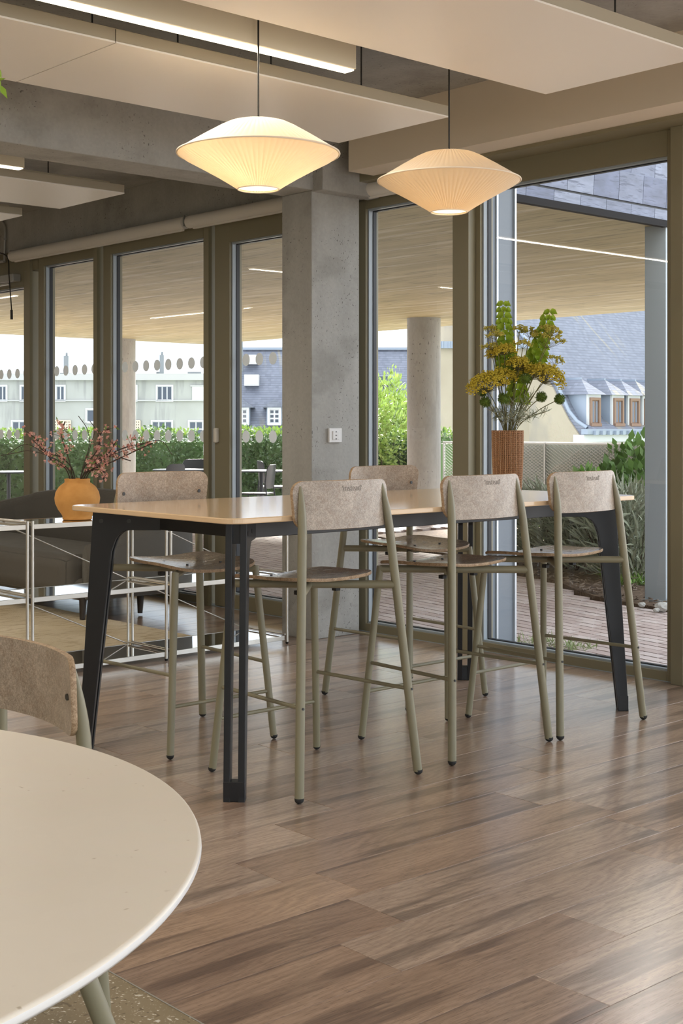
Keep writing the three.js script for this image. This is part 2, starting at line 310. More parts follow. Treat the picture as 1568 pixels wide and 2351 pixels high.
bay('window_8', -9.888, -8.54, { fl: 0.12, fr: 0.05, dots: DOTS });
bay('window_9', -11.034, -10.17, { fl: 0.1, fr: 0.05, dots: DOTS });
{ const b = bay('door_1', -8.2, -7.06, { fl: 0.19, fr: 0.13, y0: 0.11, y1: 2.81, sill: 0.006, head: 3.0, dots: DOTS }); put('door_handle', box(6.185, 6.217, 1.27, 1.385, -8.375, -8.33, 0.012), blindMat, b); }
{ const b = bay('door_2', -12.75, -11.41, { fl: 0.13, fr: 0.11, y0: 0.11, y1: 2.72, sill: 0.006, head: 2.86, dots: DOTS }); put('door_closer', box(6.13, 6.213, 2.77, 2.84, -11.86, -11.46, 0.006), greyMetal, b); put('closer_arm', box(6.1, 6.125, 2.735, 2.75, -12.5, -11.5), greyMetal, b); }
struct('trim_6', join([box(XF, XB, 2.86, 3.06, -12.88, -11.14), box(XF + 0.01, XB, 3.0, 3.06, -11.14, -6.935)]), olive);
struct('trim_7', join([box(6.185, XF, 0, 3.0, -8.49, -8.43), box(6.185, XF, 0, 3.0, -10.12, -10.06), box(6.185, XF, 0, 3.0, -11.3, -11.24)]), olive);
for (let i = 0, z = -14.7; i < 3; i++, z -= 1.85) bay('window_' + (10 + i), z, z + 1.7, { fl: 0.08, fr: 0.08, dots: false });
struct('wall_window_end', box(6.2, 6.36, 0, 3.06, RZ0, -18.48), concrete);
struct('wall_window_corner', box(6.2, 6.36, -0.12, 3.02, 3.0, RZ1), concrete);
for (let i = 0; i < 6; i++) { const g = bay('window_' + (13 + i), 4.4 - 1.77 * (i + 1) + 0.08, 4.4 - 1.77 * i - 0.08 + 0.07, { fl: 0.07, fr: 0.08 }); g.rotation.y = -Math.PI / 2; g.position.set(0, 0, RZ1 + 0.09 - 6.285); }
struct('trim_8', box(6.21, 6.36, -0.12, 0.004, RZ0, RZ1), aluPale);

// roller blinds
function blind(z0, z1, label, cx = 6.145, cy = 3.005) {
  const t = thing('roller_blind', label, 'blind', [cx, cy, z0], 0, 'roller blinds over the glazing');
  put('tube', rod(V(0, 0, 0), V(0, 0, z1 - z0), 0.05, 0.05, 28), blindMat, t);
  put('bottom_bar', box(-0.012, 0.012, -0.062, -0.047, 0.06, z1 - z0 - 0.03, 0.004), blindMat, t);
  put('bracket', box(-0.03, 0.055, -0.03, 0.058, -0.012, -0.002, 0.003), greyMetal, t);
  put('bracket', box(-0.03, 0.055, -0.03, 0.058, z1 - z0 + 0.002, z1 - z0 + 0.012, 0.003), greyMetal, t);
  return t;
}
blind(-11.5, -8.68, 'long rolled up white blind above the two fixed windows left of the column');
blind(-8.63, -6.96, 'rolled up white blind above the glazed door beside the concrete column');
blind(-6.6, -5.86, 'short rolled up white blind right of the concrete column', 6.13, 2.985);

// cable and conduit beside the far door
{
  const t = thing('blind_cable', 'thin dark cable hanging from the end of the long blind', 'cable', [6.11, 2.2, -11.53]);
  put('cable', pipe([V(-0.03, 0.86, -0.15), V(0.0, 0.8, 0.0), V(-0.01, 0.62, 0.05), V(-0.015, 0.42, 0.09), V(-0.02, 0.28, 0.12)], 0.006, 24, 6), darkCord, t);
  put('plug', rod(V(-0.02, 0.29, 0.118), V(-0.021, 0.2, 0.122), 0.012), darkCord, t);
  const c = thing('cable_conduit', 'grey conduit running down the dark concrete above the far door', 'conduit', [6.17, 2.9, -11.7]);
  put('vertical_pipe', pipe([V(0, 0.49, -0.35), V(0, 0.47, -0.06), V(0, 0.42, 0), V(0, 0.2, 0), V(0, 0.08, 0)], 0.012, 28, 8), greyMetal, c);
  put('horizontal_pipe', rod(V(0, 0.08, -1.2), V(0, 0.08, 0.0), 0.016), greyMetal, c);
  put('clip', box(-0.02, 0.012, 0.28, 0.3, -0.02, 0.02), greyMetal, c);
}
// switch plate on the column
{
  const p0 = atZ(752, 1016, COL.z1), p1 = atZ(781, 983, COL.z1), t = thing('switch_plate', 'white square switch plate with arrow buttons on concrete column', 'switch', [(p0.x + p1.x) / 2, (p0.y + p1.y) / 2, COL.z1]);
  const w = (p1.x - p0.x) / 2, h = (p1.y - p0.y) / 2, white = std({ color: lin(0.8, 0.8, 0.8), roughness: 0.4 });
  put('frame', box(-w, w, -h, h, 0, 0.018, 0.004), white, t); put('rocker', box(-w * 0.5, w * 0.5, -h * 0.62, h * 0.62, 0.018, 0.023, 0.003), white, t);
  const tri = (s) => { const g = extrude([[-0.007, 0], [0.007, 0], [0, 0.009 * s]], 0.001); g.translate(0, s * 0.02, 0.0232); return g; };
  put('arrow_mark', join([tri(1), tri(-1), box(-0.006, 0.006, -0.003, 0.003, 0.0232, 0.0242)]), boltMat, t);
}

// ---------------------------------------------------------------- ceiling panels and luminaires
const PANEL_Y = 3.0;
function panel(x0, x1, z0, z1, label, joints = []) {
  const t = thing('ceiling_panel', label, 'ceiling panel', [(x0 + x1) / 2, PANEL_Y, (z0 + z1) / 2], 0, 'suspended acoustic ceiling panels');
  const hx = (x1 - x0) / 2, hz = (z1 - z0) / 2, cuts = [-hx, ...joints.slice().sort((a, b) => a - b).map((j) => j - (x0 + x1) / 2), hx];
  for (let i = 0; i + 1 < cuts.length; i++) {
    const a = cuts[i] + (i ? 0.0025 : 0), b = cuts[i + 1] - (i + 2 < cuts.length ? 0.0025 : 0);
    const s = put('panel_board', box(a, b, 0, 0.008, -hz, hz, 0.001), panelMat, t);
    put('edge_frame', join([box(a, b, 0.008, 0.06, hz - 0.02, hz - 0.002), box(a, b, 0.008, 0.06, -hz + 0.002, -hz + 0.02), ...(i === 0 ? [box(a, a + 0.02, 0.008, 0.06, -hz + 0.02, hz - 0.02)] : []), ...(i + 2 === cuts.length ? [box(b - 0.02, b, 0.008, 0.06, -hz + 0.02, hz - 0.02)] : [])]), panelEdge, t);
  }
  for (const z of [hz - 0.07, -hz + 0.07]) put('carrier_rail', box(-hx + 0.02, hx - 0.08, 0.06, 0.082, z - 0.014, z + 0.014, 0.004), fixture, t);
  for (let x = hx - 0.55; x > -hx + 0.1; x -= 1.1) for (const z of [hz - 0.07, -hz + 0.07]) put('hanger', rod(V(x, 0.08, z), V(x, CEIL - PANEL_Y, z), 0.004, 0.004, 6), darkCord, t);
  return t;
}
const PX = 5.045;
panel(PX - 8.05, PX, -5.635, -4.785, 'long white ceiling panel with a board joint left of the strip light', [3.033, 1.02, -0.99]);
panel(PX - 8.05, PX, -4.14, -3.255, 'wide white ceiling panel over the near side of the table', [3.033 - 1.6, -0.6]);
panel(PX - 8.05, PX, -8.72, -7.85, 'white ceiling panel beyond the concrete beam above the sofa', [3.033, 1.02]);
panel(PX - 8.05, 5.0, -9.96, -9.2, 'white ceiling panel in the far bay by the conduit', [3.033]);
panel(PX - 8.05, PX, -1.9, -1.05, 'white ceiling panel above the terrazzo near the round table', [3.033, 1.02]);
panel(PX - 8.05, PX, -12.9, -12.0, 'white ceiling panel in front of the second concrete beam', [3.033, 1.02]);

function strip(x0, x1, z, label, alongZ = false) {
  const l = x1 - x0, t = thing('strip_light', label, 'light', [alongZ ? z : (x0 + x1) / 2, 2.995, alongZ ? (x0 + x1) / 2 : z], alongZ ? Math.PI / 2 : 0, 'suspended linear strip lights');
  put('housing', box(-l / 2, l / 2, 0.006, 0.125, -0.042, 0.042, 0.003), fixture, t);
  put('light_diffuser', box(-l / 2 + 0.004, l / 2 - 0.004, 0, 0.006, -0.03, 0.03), glow, t);
  for (const s of [-1, 1]) put('hanger', rod(V(s * l * 0.4, 0.125, 0), V(s * l * 0.4, CEIL - 2.995, 0), 0.004, 0.004, 6), darkCord, t);
  const L = new THREE.RectAreaLight(new THREE.Color().setRGB(1, 0.9, 0.76), STRIP_LEVEL * 1.5, l - 0.02, 0.06);
  L.position.set(0, -0.004, 0); L.rotation.x = -Math.PI / 2; t.add(L);
}
strip(-2.6, 4.06, -4.46, 'long glowing strip light hanging beside the front white ceiling panel');
strip(-2.6, 4.08, -7.52, 'glowing strip light hanging beyond the concrete beam');
strip(2.75, 4.2, -10.7, 'short glowing strip light near the windows before the second beam');
strip(0.73, 1.5, -10.65, 'very short glowing strip light over the terrazzo before the second beam');
strip(-3.4, 1.2, -1.2 + 2.6, 'glowing strip light over the terrazzo behind the round table');
strip(-16.6, -14.2, 1.44, 'glowing strip light turned along the far end of the room', true);
strip(-17.2, -14.8, 4.6, 'glowing strip light near the windows at the far end', true);

// pendants
function pendant(x, y, z, label) {
  const t = thing('pendant_lamp', label, 'lamp', [x, y, z], 0, 'pleated fabric pendant lamps');
  const R = 0.34, N = 84, SEG = N * 8;
  const cone = (prof, amp, ph) => {
    const pos = [], uv = [], idx = [];
    prof.forEach(([r, h, a], i) => { for (let j = 0; j <= SEG; j++) { const th = 2 * Math.PI * j / SEG, w = Math.abs(Math.sin(N * th / 2 + ph + 0.35 * Math.sin(7 * th))), k = r + a * amp * (w - 0.5); pos.push(k * Math.cos(th), h, k * Math.sin(th)); uv.push(j / SEG * 6, i * 0.1); } });
    for (let i = 0; i + 1 < prof.length; i++) for (let j = 0; j < SEG; j++) { const a = i * (SEG + 1) + j; idx.push(a, a + SEG + 1, a + 1, a + 1, a + SEG + 1, a + SEG + 2); }
    const g = new THREE.BufferGeometry(); g.setAttribute('position', new THREE.Float32BufferAttribute(pos, 3)); g.setAttribute('uv', new THREE.Float32BufferAttribute(uv, 2)); g.setIndex(idx); g.computeVertexNormals(); return g;
  };
  put('lower_shade', cone([[R, 0, 0], [0.31, -0.021, 0.25], [0.24, -0.057, 0.6], [0.165, -0.098, 0.9], [0.11, -0.131, 1], [0.089, -0.146, 0.7], [0.086, -0.149, 0]], 0.011, 0), clothShade, t);
  put('upper_shade', cone([[R, 0.002, 0], [0.3, 0.026, 0.3], [0.23, 0.068, 0.6], [0.16, 0.108, 0.9], [0.122, 0.126, 1], [0.095, 0.133, 0.8], [0.03, 0.134, 0]], 0.009, 1.3), clothShade, t);
  const ring = (r, w) => { const g = new THREE.TorusGeometry(r, w, 8, 96); g.rotateX(Math.PI / 2); return g; };
  put('rim_trim', ring(R, 0.004), clothTrim, t);
  const lr = put('bottom_trim', ring(0.087, 0.003), clothTrim, t); lr.position.y = -0.149;
  const df = put('light_diffuser', new THREE.CircleGeometry(0.084, 48), bulbGlow, t); df.rotation.x = Math.PI / 2; df.position.y = -0.143;
  put('cord', rod(V(0, 0.13, 0), V(0, CEIL - y, 0), 0.004, 0.004, 8), darkCord, t);
  put('ceiling_cup', rod(V(0, CEIL - y - 0.03, 0), V(0, CEIL - y, 0), 0.05, 0.05, 24), darkCord, t);
  const b = put('bulb', new THREE.SphereGeometry(0.04, 20, 14), bulbGlow, t); b.position.y = 0.02;
  const L = new THREE.PointLight(new THREE.Color().setRGB(1, 0.66, 0.34), PENDANT_LEVEL); L.position.set(0, 0.02, 0); L.castShadow = true; L.shadow.radius = 1.8; t.add(L);
  return t;
}
pendant(3.486, 2.541, -4.4, 'lit pleated fabric pendant lamp above the table end by the black corner leg');
pendant(4.644, 2.569, -4.4, 'lit pleated fabric pendant lamp above the table end with the tall flowers');
pendant(5.35, 2.56, -13.6 + 0.9, 'lit pleated fabric pendant lamp far off in front of the second beam');

// ---------------------------------------------------------------- bar table
const TT = 1.058;
{
  const X0 = 2.985, X1 = 5.505, Z0 = -5.1, Z1 = -3.925, cx = (X0 + X1) / 2, cz = (Z0 + Z1) / 2;
  const t = thing('bar_table', 'tall oak-coloured bar table with black folded metal legs', 'table', [cx, 0, cz]);
  const hw = (X1 - X0) / 2, hz = (Z1 - Z0) / 2, out = roundRect(hw, hz, 0.062, 10);
  const top = extrude(out, 0.014, 0.004); top.rotateX(-Math.PI / 2); top.translate(0, TT - 0.018, 0);
  const p = put('tabletop', uvMetres(top), tabletop, t);
  const f0 = 0.042, U = 0.36, ty = 1.034;
  const corner = (sx, sz) => {                    // leg in the diagonal plane: u runs inward from the foot
    const prof = [[0, 0], [0.05, 0]];
    const inn = (y) => 0.05 + (0.148 - 0.05) * (y / 0.9);
    prof.push([inn(0.45), 0.45], [inn(0.86), 0.86]);
    for (let i = 1; i <= 6; i++) { const a = i / 6 * Math.PI / 2, r = 0.075; prof.push([inn(0.875) + 0.008 + r - r * Math.cos(a), 0.878 + r * Math.sin(a)]); }
    prof.push([U, 0.953], [U, ty], [0.064, ty]);
    const L = new THREE.Group(); L.name = 'leg';
    for (const o of [-0.0385, 0.0165]) { const g = extrude(prof, 0.022, 0.002); g.translate(0, 0, o); put('plate', g, blackMetal, L); }
    put('foot', box(0.001, 0.049, 0, 0.075, -0.041, 0.041, 0.003), blackMetal, L);
    put('spacer', box(0.075, 0.2, 0.955, ty, -0.017, 0.0165), blackMetal, L);
    for (const [u, y] of [[0.1, 0.992], [0.22, 0.992]]) for (const o of [-0.041, 0.0385]) put('bolt', rod(V(u, y, o - 0.002), V(u, y, o + 0.004), 0.009, 0.009, 12), boltMat, L);
    t.add(L);
    L.position.set(sx * (hw - f0), 0, sz * (hz - f0)); L.rotation.y = Math.atan2(sz, -sx);
  };
  for (const sx of [-1, 1]) for (const sz of [-1, 1]) corner(sx, sz);
  const a = hw - f0 - U * 0.707 + 0.02, b = hz - f0 - U * 0.707 + 0.02;
  for (const s of [-1, 1]) put('long_apron', box(-a, a, 0.955, ty, s * b - 0.012, s * b + 0.012, 0.002), blackMetal, t);
  for (const s of [-1, 1]) put('short_apron', box(s * a - 0.012, s * a + 0.012, 0.955, ty, -b + 0.012, b - 0.012, 0.002), blackMetal, t);
}

// ---------------------------------------------------------------- stools
const font = await new FontLoader().loadAsync('fonts/droid/droid_sans_regular.typeface.json');
function seatFrame(t, S) {
  const { rf, ff, rt, ft, seatY } = S;                     // foot and top of the rear and front legs (right side)
  const on = (a, b, y) => a.clone().lerp(b, (y - a.y) / (b.y - a.y));
  for (const s of [-1, 1]) {
    const m = (v) => V(v.x * s, v.y, v.z), a = m(rf), b = m(rt), n = 18, rings = [];
    const cut = (b.y - 0.2), dir = b.clone().sub(a).normalize();
    for (const f of [0.012, 0.3, 0.6, 0.8, 0.84, 0.87, 0.9, 0.93, 0.96, 0.985, 1]) {
      const c = a.clone().lerp(b, f), k = clamp((c.y - cut) / (b.y - cut)), dz = lerp(1, 0.12, k * k), dx = lerp(1, 0.35, k ** 3), R = S.rr, ring = [];
      for (let j = 0; j < n; j++) { const w = 2 * Math.PI * j / n; ring.push(c.clone().add(V(R * dx * Math.cos(w), 0, R * dz * Math.sin(w) - R * (1 - dz) * 0.9))); }
      rings.push(ring.reverse());
    }
    const leg = put('leg', loft(rings), oliveTube, t);
    const cap = (at, r) => { const g = new THREE.SphereGeometry(r * 1.02, 14, 8, 0, 2 * Math.PI, Math.PI / 2, Math.PI / 2); g.scale(1, 0.9, 1); g.translate(at.x, at.y, at.z); return join([g, rod(V(at.x, at.y, at.z), V(at.x, at.y + 0.004, at.z), r * 1.02, r * 1.02, 14)]); };
    put('foot_cap', cap(V(a.x, 0.0165, a.z), S.rr), rubber, leg);
    const fa = m(ff), fb = m(ft), fl = put('leg', rod(on(fa, fb, 0.015), fb, S.fr, S.fr, 18), oliveTube, t);
    put('foot_cap', cap(V(fa.x, 0.0150, fa.z), S.fr), rubber, fl);
    const ra = on(a, b, S.railY), rb = V(-ft.x * s, S.railY, ft.z);
    put('seat_rail', rod(ra, rb, 0.0165, 0.0165, 14), oliveTube, t);
    if (S.rungY) {
      const r0 = on(a, b, S.rungY), r1 = on(fa, fb, S.rungY); put('side_rung', rod(r0, r1, 0.0082, 0.0082, 10), oliveTube, t);
      put('bolt', rod(r0.clone().add(V(s * 0.002, 0, S.rr * 0.86)), r0.clone().add(V(s * 0.002, 0, S.rr + 0.003)), 0.005, 0.005, 10), boltMat, t);
    }
    put('seat_pad_block', box(s * 0.1 - 0.012, s * 0.1 + 0.012, S.railY - 0.03, S.railY - 0.014, 0.02, 0.045), rubber, t);
  }
  if (S.frontRungY) put('front_rung', rod(on(V(-ff.x, ff.y, ff.z), V(-ft.x, ft.y, ft.z), S.frontRungY), on(ff, ft, S.frontRungY), 0.0082, 0.0082, 10), oliveTube, t);
  const st = sheet(0.222, 0.222, 0.085, 0.013, (x, y, th) => { const q = y + 0.06; return V(x, seatY + 0.05 * x * x / 0.05 * 0.35 - 0.012 * Math.max(0, -y / 0.22) ** 2 + 0.012 * Math.max(0, y / 0.22) ** 2 + th, -0.06 + y); });
  const seat = put('seat', flipFaces(st.faces), shellSeat, t); put('seat_edge', st.edge, shellEdge, seat);
  for (const [x, z] of [[-0.09, 0.03], [0.09, 0.03], [0.09, -0.15], [-0.09, -0.15]]) put('bolt', rod(V(x, seatY + 0.0045, z), V(x, seatY + 0.012, z), 0.006, 0.006, 10), boltMat, seat);
  // backrest: sits on the front side of the two rear legs and bows out between them
  const lean = (rt.z - rf.z) / (rt.y - rf.y), yc = rt.y - 0.077, zl = rf.z + lean * (yc - rf.y);
  const place = (x, y, th) => { const zz = zl + lean * y - 0.021 + 0.034 * (1 - (x / 0.22) ** 2); return V(x, yc + y, zz + th); };
  const bk = sheet(0.25, 0.093, 0.048, 0.016, (x, y, th) => place(x * (1 - 0.03 * (0.5 - y / 0.186)), y, th), 26);
  const back = put('backrest', bk.faces, shell, t); put('backrest_edge', bk.edge, shellEdge, back);
  for (const s of [-1, 1]) { const c = place(s * 0.208, 0.0, -0.0075); put('bolt', rod(c, c.clone().add(V(0, 0, -0.004)), 0.008, 0.008, 12), boltMat, back); }
  const tg = new TextGeometry("'instead'", { font, size: 0.021, depth: 0.0012, curveSegments: 3 }); tg.computeBoundingBox(); tg.translate(-(tg.boundingBox.max.x) / 2, 0, 0);
  const tp = tg.attributes.position; for (let i = 0; i < tp.count; i++) { const q = place(tp.getX(i) + 0.02, tp.getY(i) + 0.052, 0.0078 + tp.getZ(i)); tp.setXYZ(i, q.x, q.y, q.z); } tg.computeVertexNormals();
  put('embossed_lettering', tg, lettering, back);
}
function flipFaces(g) { const p = g; for (const k of ['position', 'normal', 'uv']) { const a = p.attributes[k], s = a.itemSize; for (let i = 0; i < a.count; i += 3) for (let c = 0; c < s; c++) { const b = a.array[(i + 1) * s + c]; a.array[(i + 1) * s + c] = a.array[(i + 2) * s + c]; a.array[(i + 2) * s + c] = b; } } for (let i = 0; i < p.attributes.normal.array.length; i++) p.attributes.normal.array[i] *= -1; return p; }
const STOOL = { rf: V(0.3125, 0, 0.29), rt: V(0.214, 1.172, 0.195), ff: V(0.28, 0, -0.295), ft: V(0.216, 0.775, -0.24), seatY: 0.785, railY: 0.763, rungY: 0.345, frontRungY: 0.215, rr: 0.0178, fr: 0.0158 };
const stool = thing('bar_stool', 'bar stool by the black corner leg, its speckled back toward the terrazzo', 'stool', [3.508, 0, -4.08], 0, 'bar stools at the tall table');
seatFrame(stool, STOOL);
function again(src, pos, turn, label) { const c = src.clone(); c.name = numbered('bar_stool'); c.position.set(...pos); c.rotation.y = turn; c.userData = { ...src.userData, label }; scene.add(c); return c; }
again(stool, [4.336, 0, -4.085], 0, 'middle one of three bar stools whose backs turn away from the column');
again(stool, [5.02, 0, -4.07], 0, 'bar stool beside the right-hand window, its back near the flower vase');
again(stool, [3.497, 0, -4.95], Math.PI, 'bar stool facing the strip window side with the shelf and sofa behind it');
again(stool, [4.905, 0, -4.95], Math.PI, 'bar stool with its back to the concrete column, across the table');

// dining chair of the same family at the round table
{
  const t = thing('dining_chair', 'low speckled-back dining chair pulled up to the round white table', 'chair', [1.43, 0, -2.965], Math.PI / 2 - 0.06);
  seatFrame(t, { rf: V(0.28, 0, 0.25), rt: V(0.216, 0.845, 0.215), ff: V(0.26, 0, -0.275), ft: V(0.216, 0.45, -0.24), seatY: 0.462, railY: 0.44, rr: 0.0178, fr: 0.0158 });
}

// ---------------------------------------------------------------- round table
{
  const cx = 0.447, cz = -2.328, R = 1.005, y = 0.74, t = thing('round_table', 'large round cream-white table with olive tube legs on terrazzo', 'table', [cx, 0, cz]);
  const top = lathe([[0.0001, y], [R - 0.006, y], [R - 0.002, y - 0.0015], [R, y - 0.005]], 160); uvMetres(top); put('tabletop', top, whiteTop, t);
  put('table_edge', lathe([[R, y - 0.005], [R + 0.001, y - 0.012], [R - 0.004, y - 0.019], [R - 0.03, y - 0.02], [0.001, y - 0.02]], 160), whiteEdge, t);
  const a0 = Math.atan2(0.23, 0.84);
  for (let i = 0; i < 4; i++) { const a = a0 + i * Math.PI / 2, p = (r, yy) => V(r * Math.cos(a), yy, r * Math.sin(a)); const l = put('leg', rod(p(1.0, 0.012), p(0.74, y - 0.03), 0.0185, 0.0185, 20), oliveTube, t); put('foot_cap', rod(p(1.002, 0), p(1.0, 0.014), 0.018, 0.019, 16), rubber, l); }
  for (let i = 0; i < 2; i++) { const a = a0 + i * Math.PI / 2; put('frame_rail', rod(V(0.75 * Math.cos(a), y - 0.036, 0.75 * Math.sin(a)), V(-0.75 * Math.cos(a), y - 0.036, -0.75 * Math.sin(a)), 0.014, 0.014, 12), oliveTube, t); }
}

// ---------------------------------------------------------------- low steel shelf, pot of blossom
const SHELF = { x0: 2.73, z0: -6.63, z1: -7.045, bays: [2.73, 3.65, 4.57, 5.488], levels: [0.05, 0.45, 0.855] };
{
  const t = thing('steel_shelf', 'low open steel shelf unit with mirror-bright trays beside concrete column', 'shelf', [SHELF.bays[0], 0, SHELF.z1]);
  const X = (x) => x - SHELF.bays[0], d = SHELF.z0 - SHELF.z1;
  for (let i = 0; i < SHELF.bays.length; i++) for (const z of [0, d]) {
    const offs = i === 0 || i === SHELF.bays.length - 1 ? [0] : [-0.016, 0.016];
    for (const o of offs) { const p = put('post', rod(V(X(SHELF.bays[i]) + o, 0.012, z), V(X(SHELF.bays[i]) + o, 0.875, z), 0.0085, 0.0085, 12), steel, t); put('foot', rod(V(X(SHELF.bays[i]) + o, 0, z), V(X(SHELF.bays[i]) + o, 0.013, z), 0.008, 0.011, 12), rubber, p); }
  }
  for (let i = 0; i + 1 < SHELF.bays.length; i++) {
    const a = X(SHELF.bays[i]) + 0.03, b = X(SHELF.bays[i + 1]) - 0.03;
    for (const y of SHELF.levels) {
      const s = put('shelf_tray', box(a, b, y - 0.008, y, 0.012, d - 0.012, 0.001), mirrorSteel, t);
      put('front_rail', box(a - 0.012, b + 0.012, y - 0.026, y + 0.002, d - 0.012, d - 0.002, 0.002), steel, s);
      put('rear_rail', box(a - 0.012, b + 0.012, y - 0.026, y + 0.002, 0.002, 0.012, 0.002), steel, s);
      for (const e of [a - 0.014, b + 0.014]) put('end_rod', rod(V(e, y + 0.012, 0), V(e, y + 0.012, d), 0.0055, 0.0055, 8), steel, t);
    }
    for (let k = 0; k < 2; k++) put('brace', rod(V(a - 0.02, SHELF.levels[k + 1], -0.008), V(b + 0.02, SHELF.levels[k], -0.008), 0.004, 0.004, 8), steel, t);
  }
}
const POT = V(4.055, 0.857, -6.81);
{
  const t = thing('clay_pot', 'round ochre clay pot holding pink blossom branches on steel shelf', 'vase', [POT.x, POT.y, POT.z]);
  put('body', lathe([[0.001, 0.0], [0.082, 0], [0.086, 0.006], [0.084, 0.016], [0.09, 0.03], [0.11, 0.058], [0.127, 0.095], [0.131, 0.125], [0.124, 0.16], [0.106, 0.19], [0.084, 0.208], [0.074, 0.214], [0.0725, 0.224], [0.0745, 0.237], [0.069, 0.238], [0.066, 0.22], [0.075, 0.2], [0.11, 0.16], [0.115, 0.12], [0.1, 0.07], [0.001, 0.03]], 64), clay, t);
}
const bark = std({ color: lin(0.05, 0.03, 0.022), roughness: 0.8 });
const petal = [phys({ color: lin(0.72, 0.36, 0.3), roughness: 0.7, transmission: 0.3, thickness: 0, side: THREE.DoubleSide }), phys({ color: lin(0.82, 0.52, 0.44), roughness: 0.7, transmission: 0.3, thickness: 0, side: THREE.DoubleSide })];
const leafGreen = phys({ color: lin(0.16, 0.26, 0.05), roughness: 0.6, transmission: 0.3, thickness: 0, side: THREE.DoubleSide });
function quadLeaf(l, w, bend = 0.2) { const g = new THREE.BufferGeometry(); g.setAttribute('position', new THREE.Float32BufferAttribute([0, 0, 0, w / 2, l * 0.45, bend * l * 0.3, 0, l, bend * l, -w / 2, l * 0.45, bend * l * 0.3], 3)); g.setAttribute('uv', new THREE.Float32BufferAttribute([0.5, 0, 1, 0.5, 0.5, 1, 0, 0.5], 2)); g.setIndex([0, 1, 3, 1, 2, 3]); g.computeVertexNormals(); return g; }
const placeAt = (g, p, dirv, roll = 0, s = 1) => { const q = new THREE.Quaternion().setFromUnitVectors(V(0, 1, 0), dirv.clone().normalize()).multiply(new THREE.Quaternion().setFromAxisAngle(V(0, 1, 0), roll)); return g.clone().applyMatrix4(new THREE.Matrix4().compose(p, q, V(s, s, s))); };
const randDir = () => { const z = rr(-1, 1), a = rr(0, 2 * Math.PI), r = Math.sqrt(1 - z * z); return V(r * Math.cos(a), z, r * Math.sin(a)); };
function blossomBranch(px, bare = false, depth = 0, thin = 1, which = '') {
  const d0 = POT.x * FWD.x + POT.z * FWD.z, P = px.map(([x, y], i) => atD(x, y, d0 + depth * i / (px.length - 1)));
  P.unshift(V(POT.x + rr(-0.03, 0.03), POT.y + 0.14, POT.z + rr(-0.03, 0.03)));
  const t = thing('blossom_branch', bare ? 'thin bare twig in ochre clay pot, ' + which : 'pink blossom branch in ochre clay pot, ' + which, 'branch', [P[0].x, P[0].y, P[0].z], 0, bare ? 'bare twigs in the clay pot' : 'pink blossom branches in the clay pot');
  const o = P[0].clone(), Q = P.map((p) => p.clone().sub(o)), curve = new THREE.CatmullRomCurve3(Q);
  const stems = [new THREE.TubeGeometry(curve, 30, 0.0035 * thin, 6)], flo = [[], []], lv = [];
  const fl = quadLeaf(0.012, 0.011, 0.3);
  const cluster = (p, n) => { for (let k = 0; k < n; k++) { const c = p.clone().addScaledVector(randDir(), rr(0.004, 0.02)), ax = randDir(), w = flo[rnd() < 0.5 ? 0 : 1]; for (let j = 0; j < 5; j++) { const dd = V(Math.cos(j * 1.257), 0.5, Math.sin(j * 1.257)).applyQuaternion(new THREE.Quaternion().setFromUnitVectors(V(0, 1, 0), ax)); w.push(placeAt(fl, c, dd, rr(0, 6), rr(0.8, 1.15))); } } };
  if (!bare) for (let i = 0; i < 15; i++) {
    const u = rr(0.3, 1), p = curve.getPoint(u), dir = randDir().add(V(0, 0.4, 0)).normalize(), e = p.clone().addScaledVector(dir, rr(0.02, 0.07));
    stems.push(rod(p, e, 0.0015, 0.001, 5)); cluster(e, 2); cluster(p, 2);
    if (rnd() < 0.55) lv.push(placeAt(quadLeaf(0.035, 0.012, 0.25), e, randDir(), rr(0, 6)));
  } else for (let i = 0; i < 4; i++) { const p = curve.getPoint(rr(0.6, 1)); lv.push(placeAt(quadLeaf(0.022, 0.009, 0.25), p, randDir(), rr(0, 6))); }
  put('twig', join(stems), bark, t);
  flo.forEach((f, i) => { if (f.length) put('blossoms', join(f), petal[i], t).userData.kind = 'stuff'; });
  if (lv.length) put('leaves', join(lv), leafGreen, t).userData.kind = 'stuff';
}
blossomBranch([[165, 1075], [140, 1050], [105, 1038], [75, 1010]], false, -0.1, 1, 'short and leaning toward the window post');
blossomBranch([[150, 1075], [120, 1058], [95, 1020], [66, 994]], false, 0.05, 1, 'long one reaching toward the far glazed door');
blossomBranch([[162, 1070], [150, 1030], [140, 990], [150, 968]], false, 0.1, 1, 'upright in the narrow window');
blossomBranch([[190, 1080], [225, 1030], [232, 995], [250, 985]], false, -0.08, 1, 'upright in front of the second window post');
blossomBranch([[200, 1080], [235, 1055], [280, 1030], [330, 1018]], false, 0.08, 1, 'long one arching low over the stool back');
blossomBranch([[200, 1085], [240, 1068], [290, 1045], [352, 1016]], false, -0.1, 1, 'longest one stretching up over the stool back');
blossomBranch([[205, 1085], [228, 1078], [240, 1085], [238, 1100]], false, -0.18, 1, 'short one drooping over the pot rim');
blossomBranch([[195, 1082], [215, 1060], [250, 1040], [268, 1010]], false, 0.0, 1, 'half-length one leaning toward the wide window');
blossomBranch([[200, 1085], [225, 1055], [262, 1048], [300, 1058]], false, 0.12, 1, 'low one spreading between the two long branches');
blossomBranch([[190, 1075], [205, 1020], [200, 985], [180, 955]], true, 0, 0.6, 'tall and straight with a forked tip');
blossomBranch([[192, 1075], [212, 1010], [218, 985], [206, 966]], true, 0.05, 0.6, 'tall and straight beside the forked one');
blossomBranch([[210, 1070], [300, 1030], [370, 1012], [395, 1045]], true, -0.1, 0.6, 'very long, curling down over the stool back');
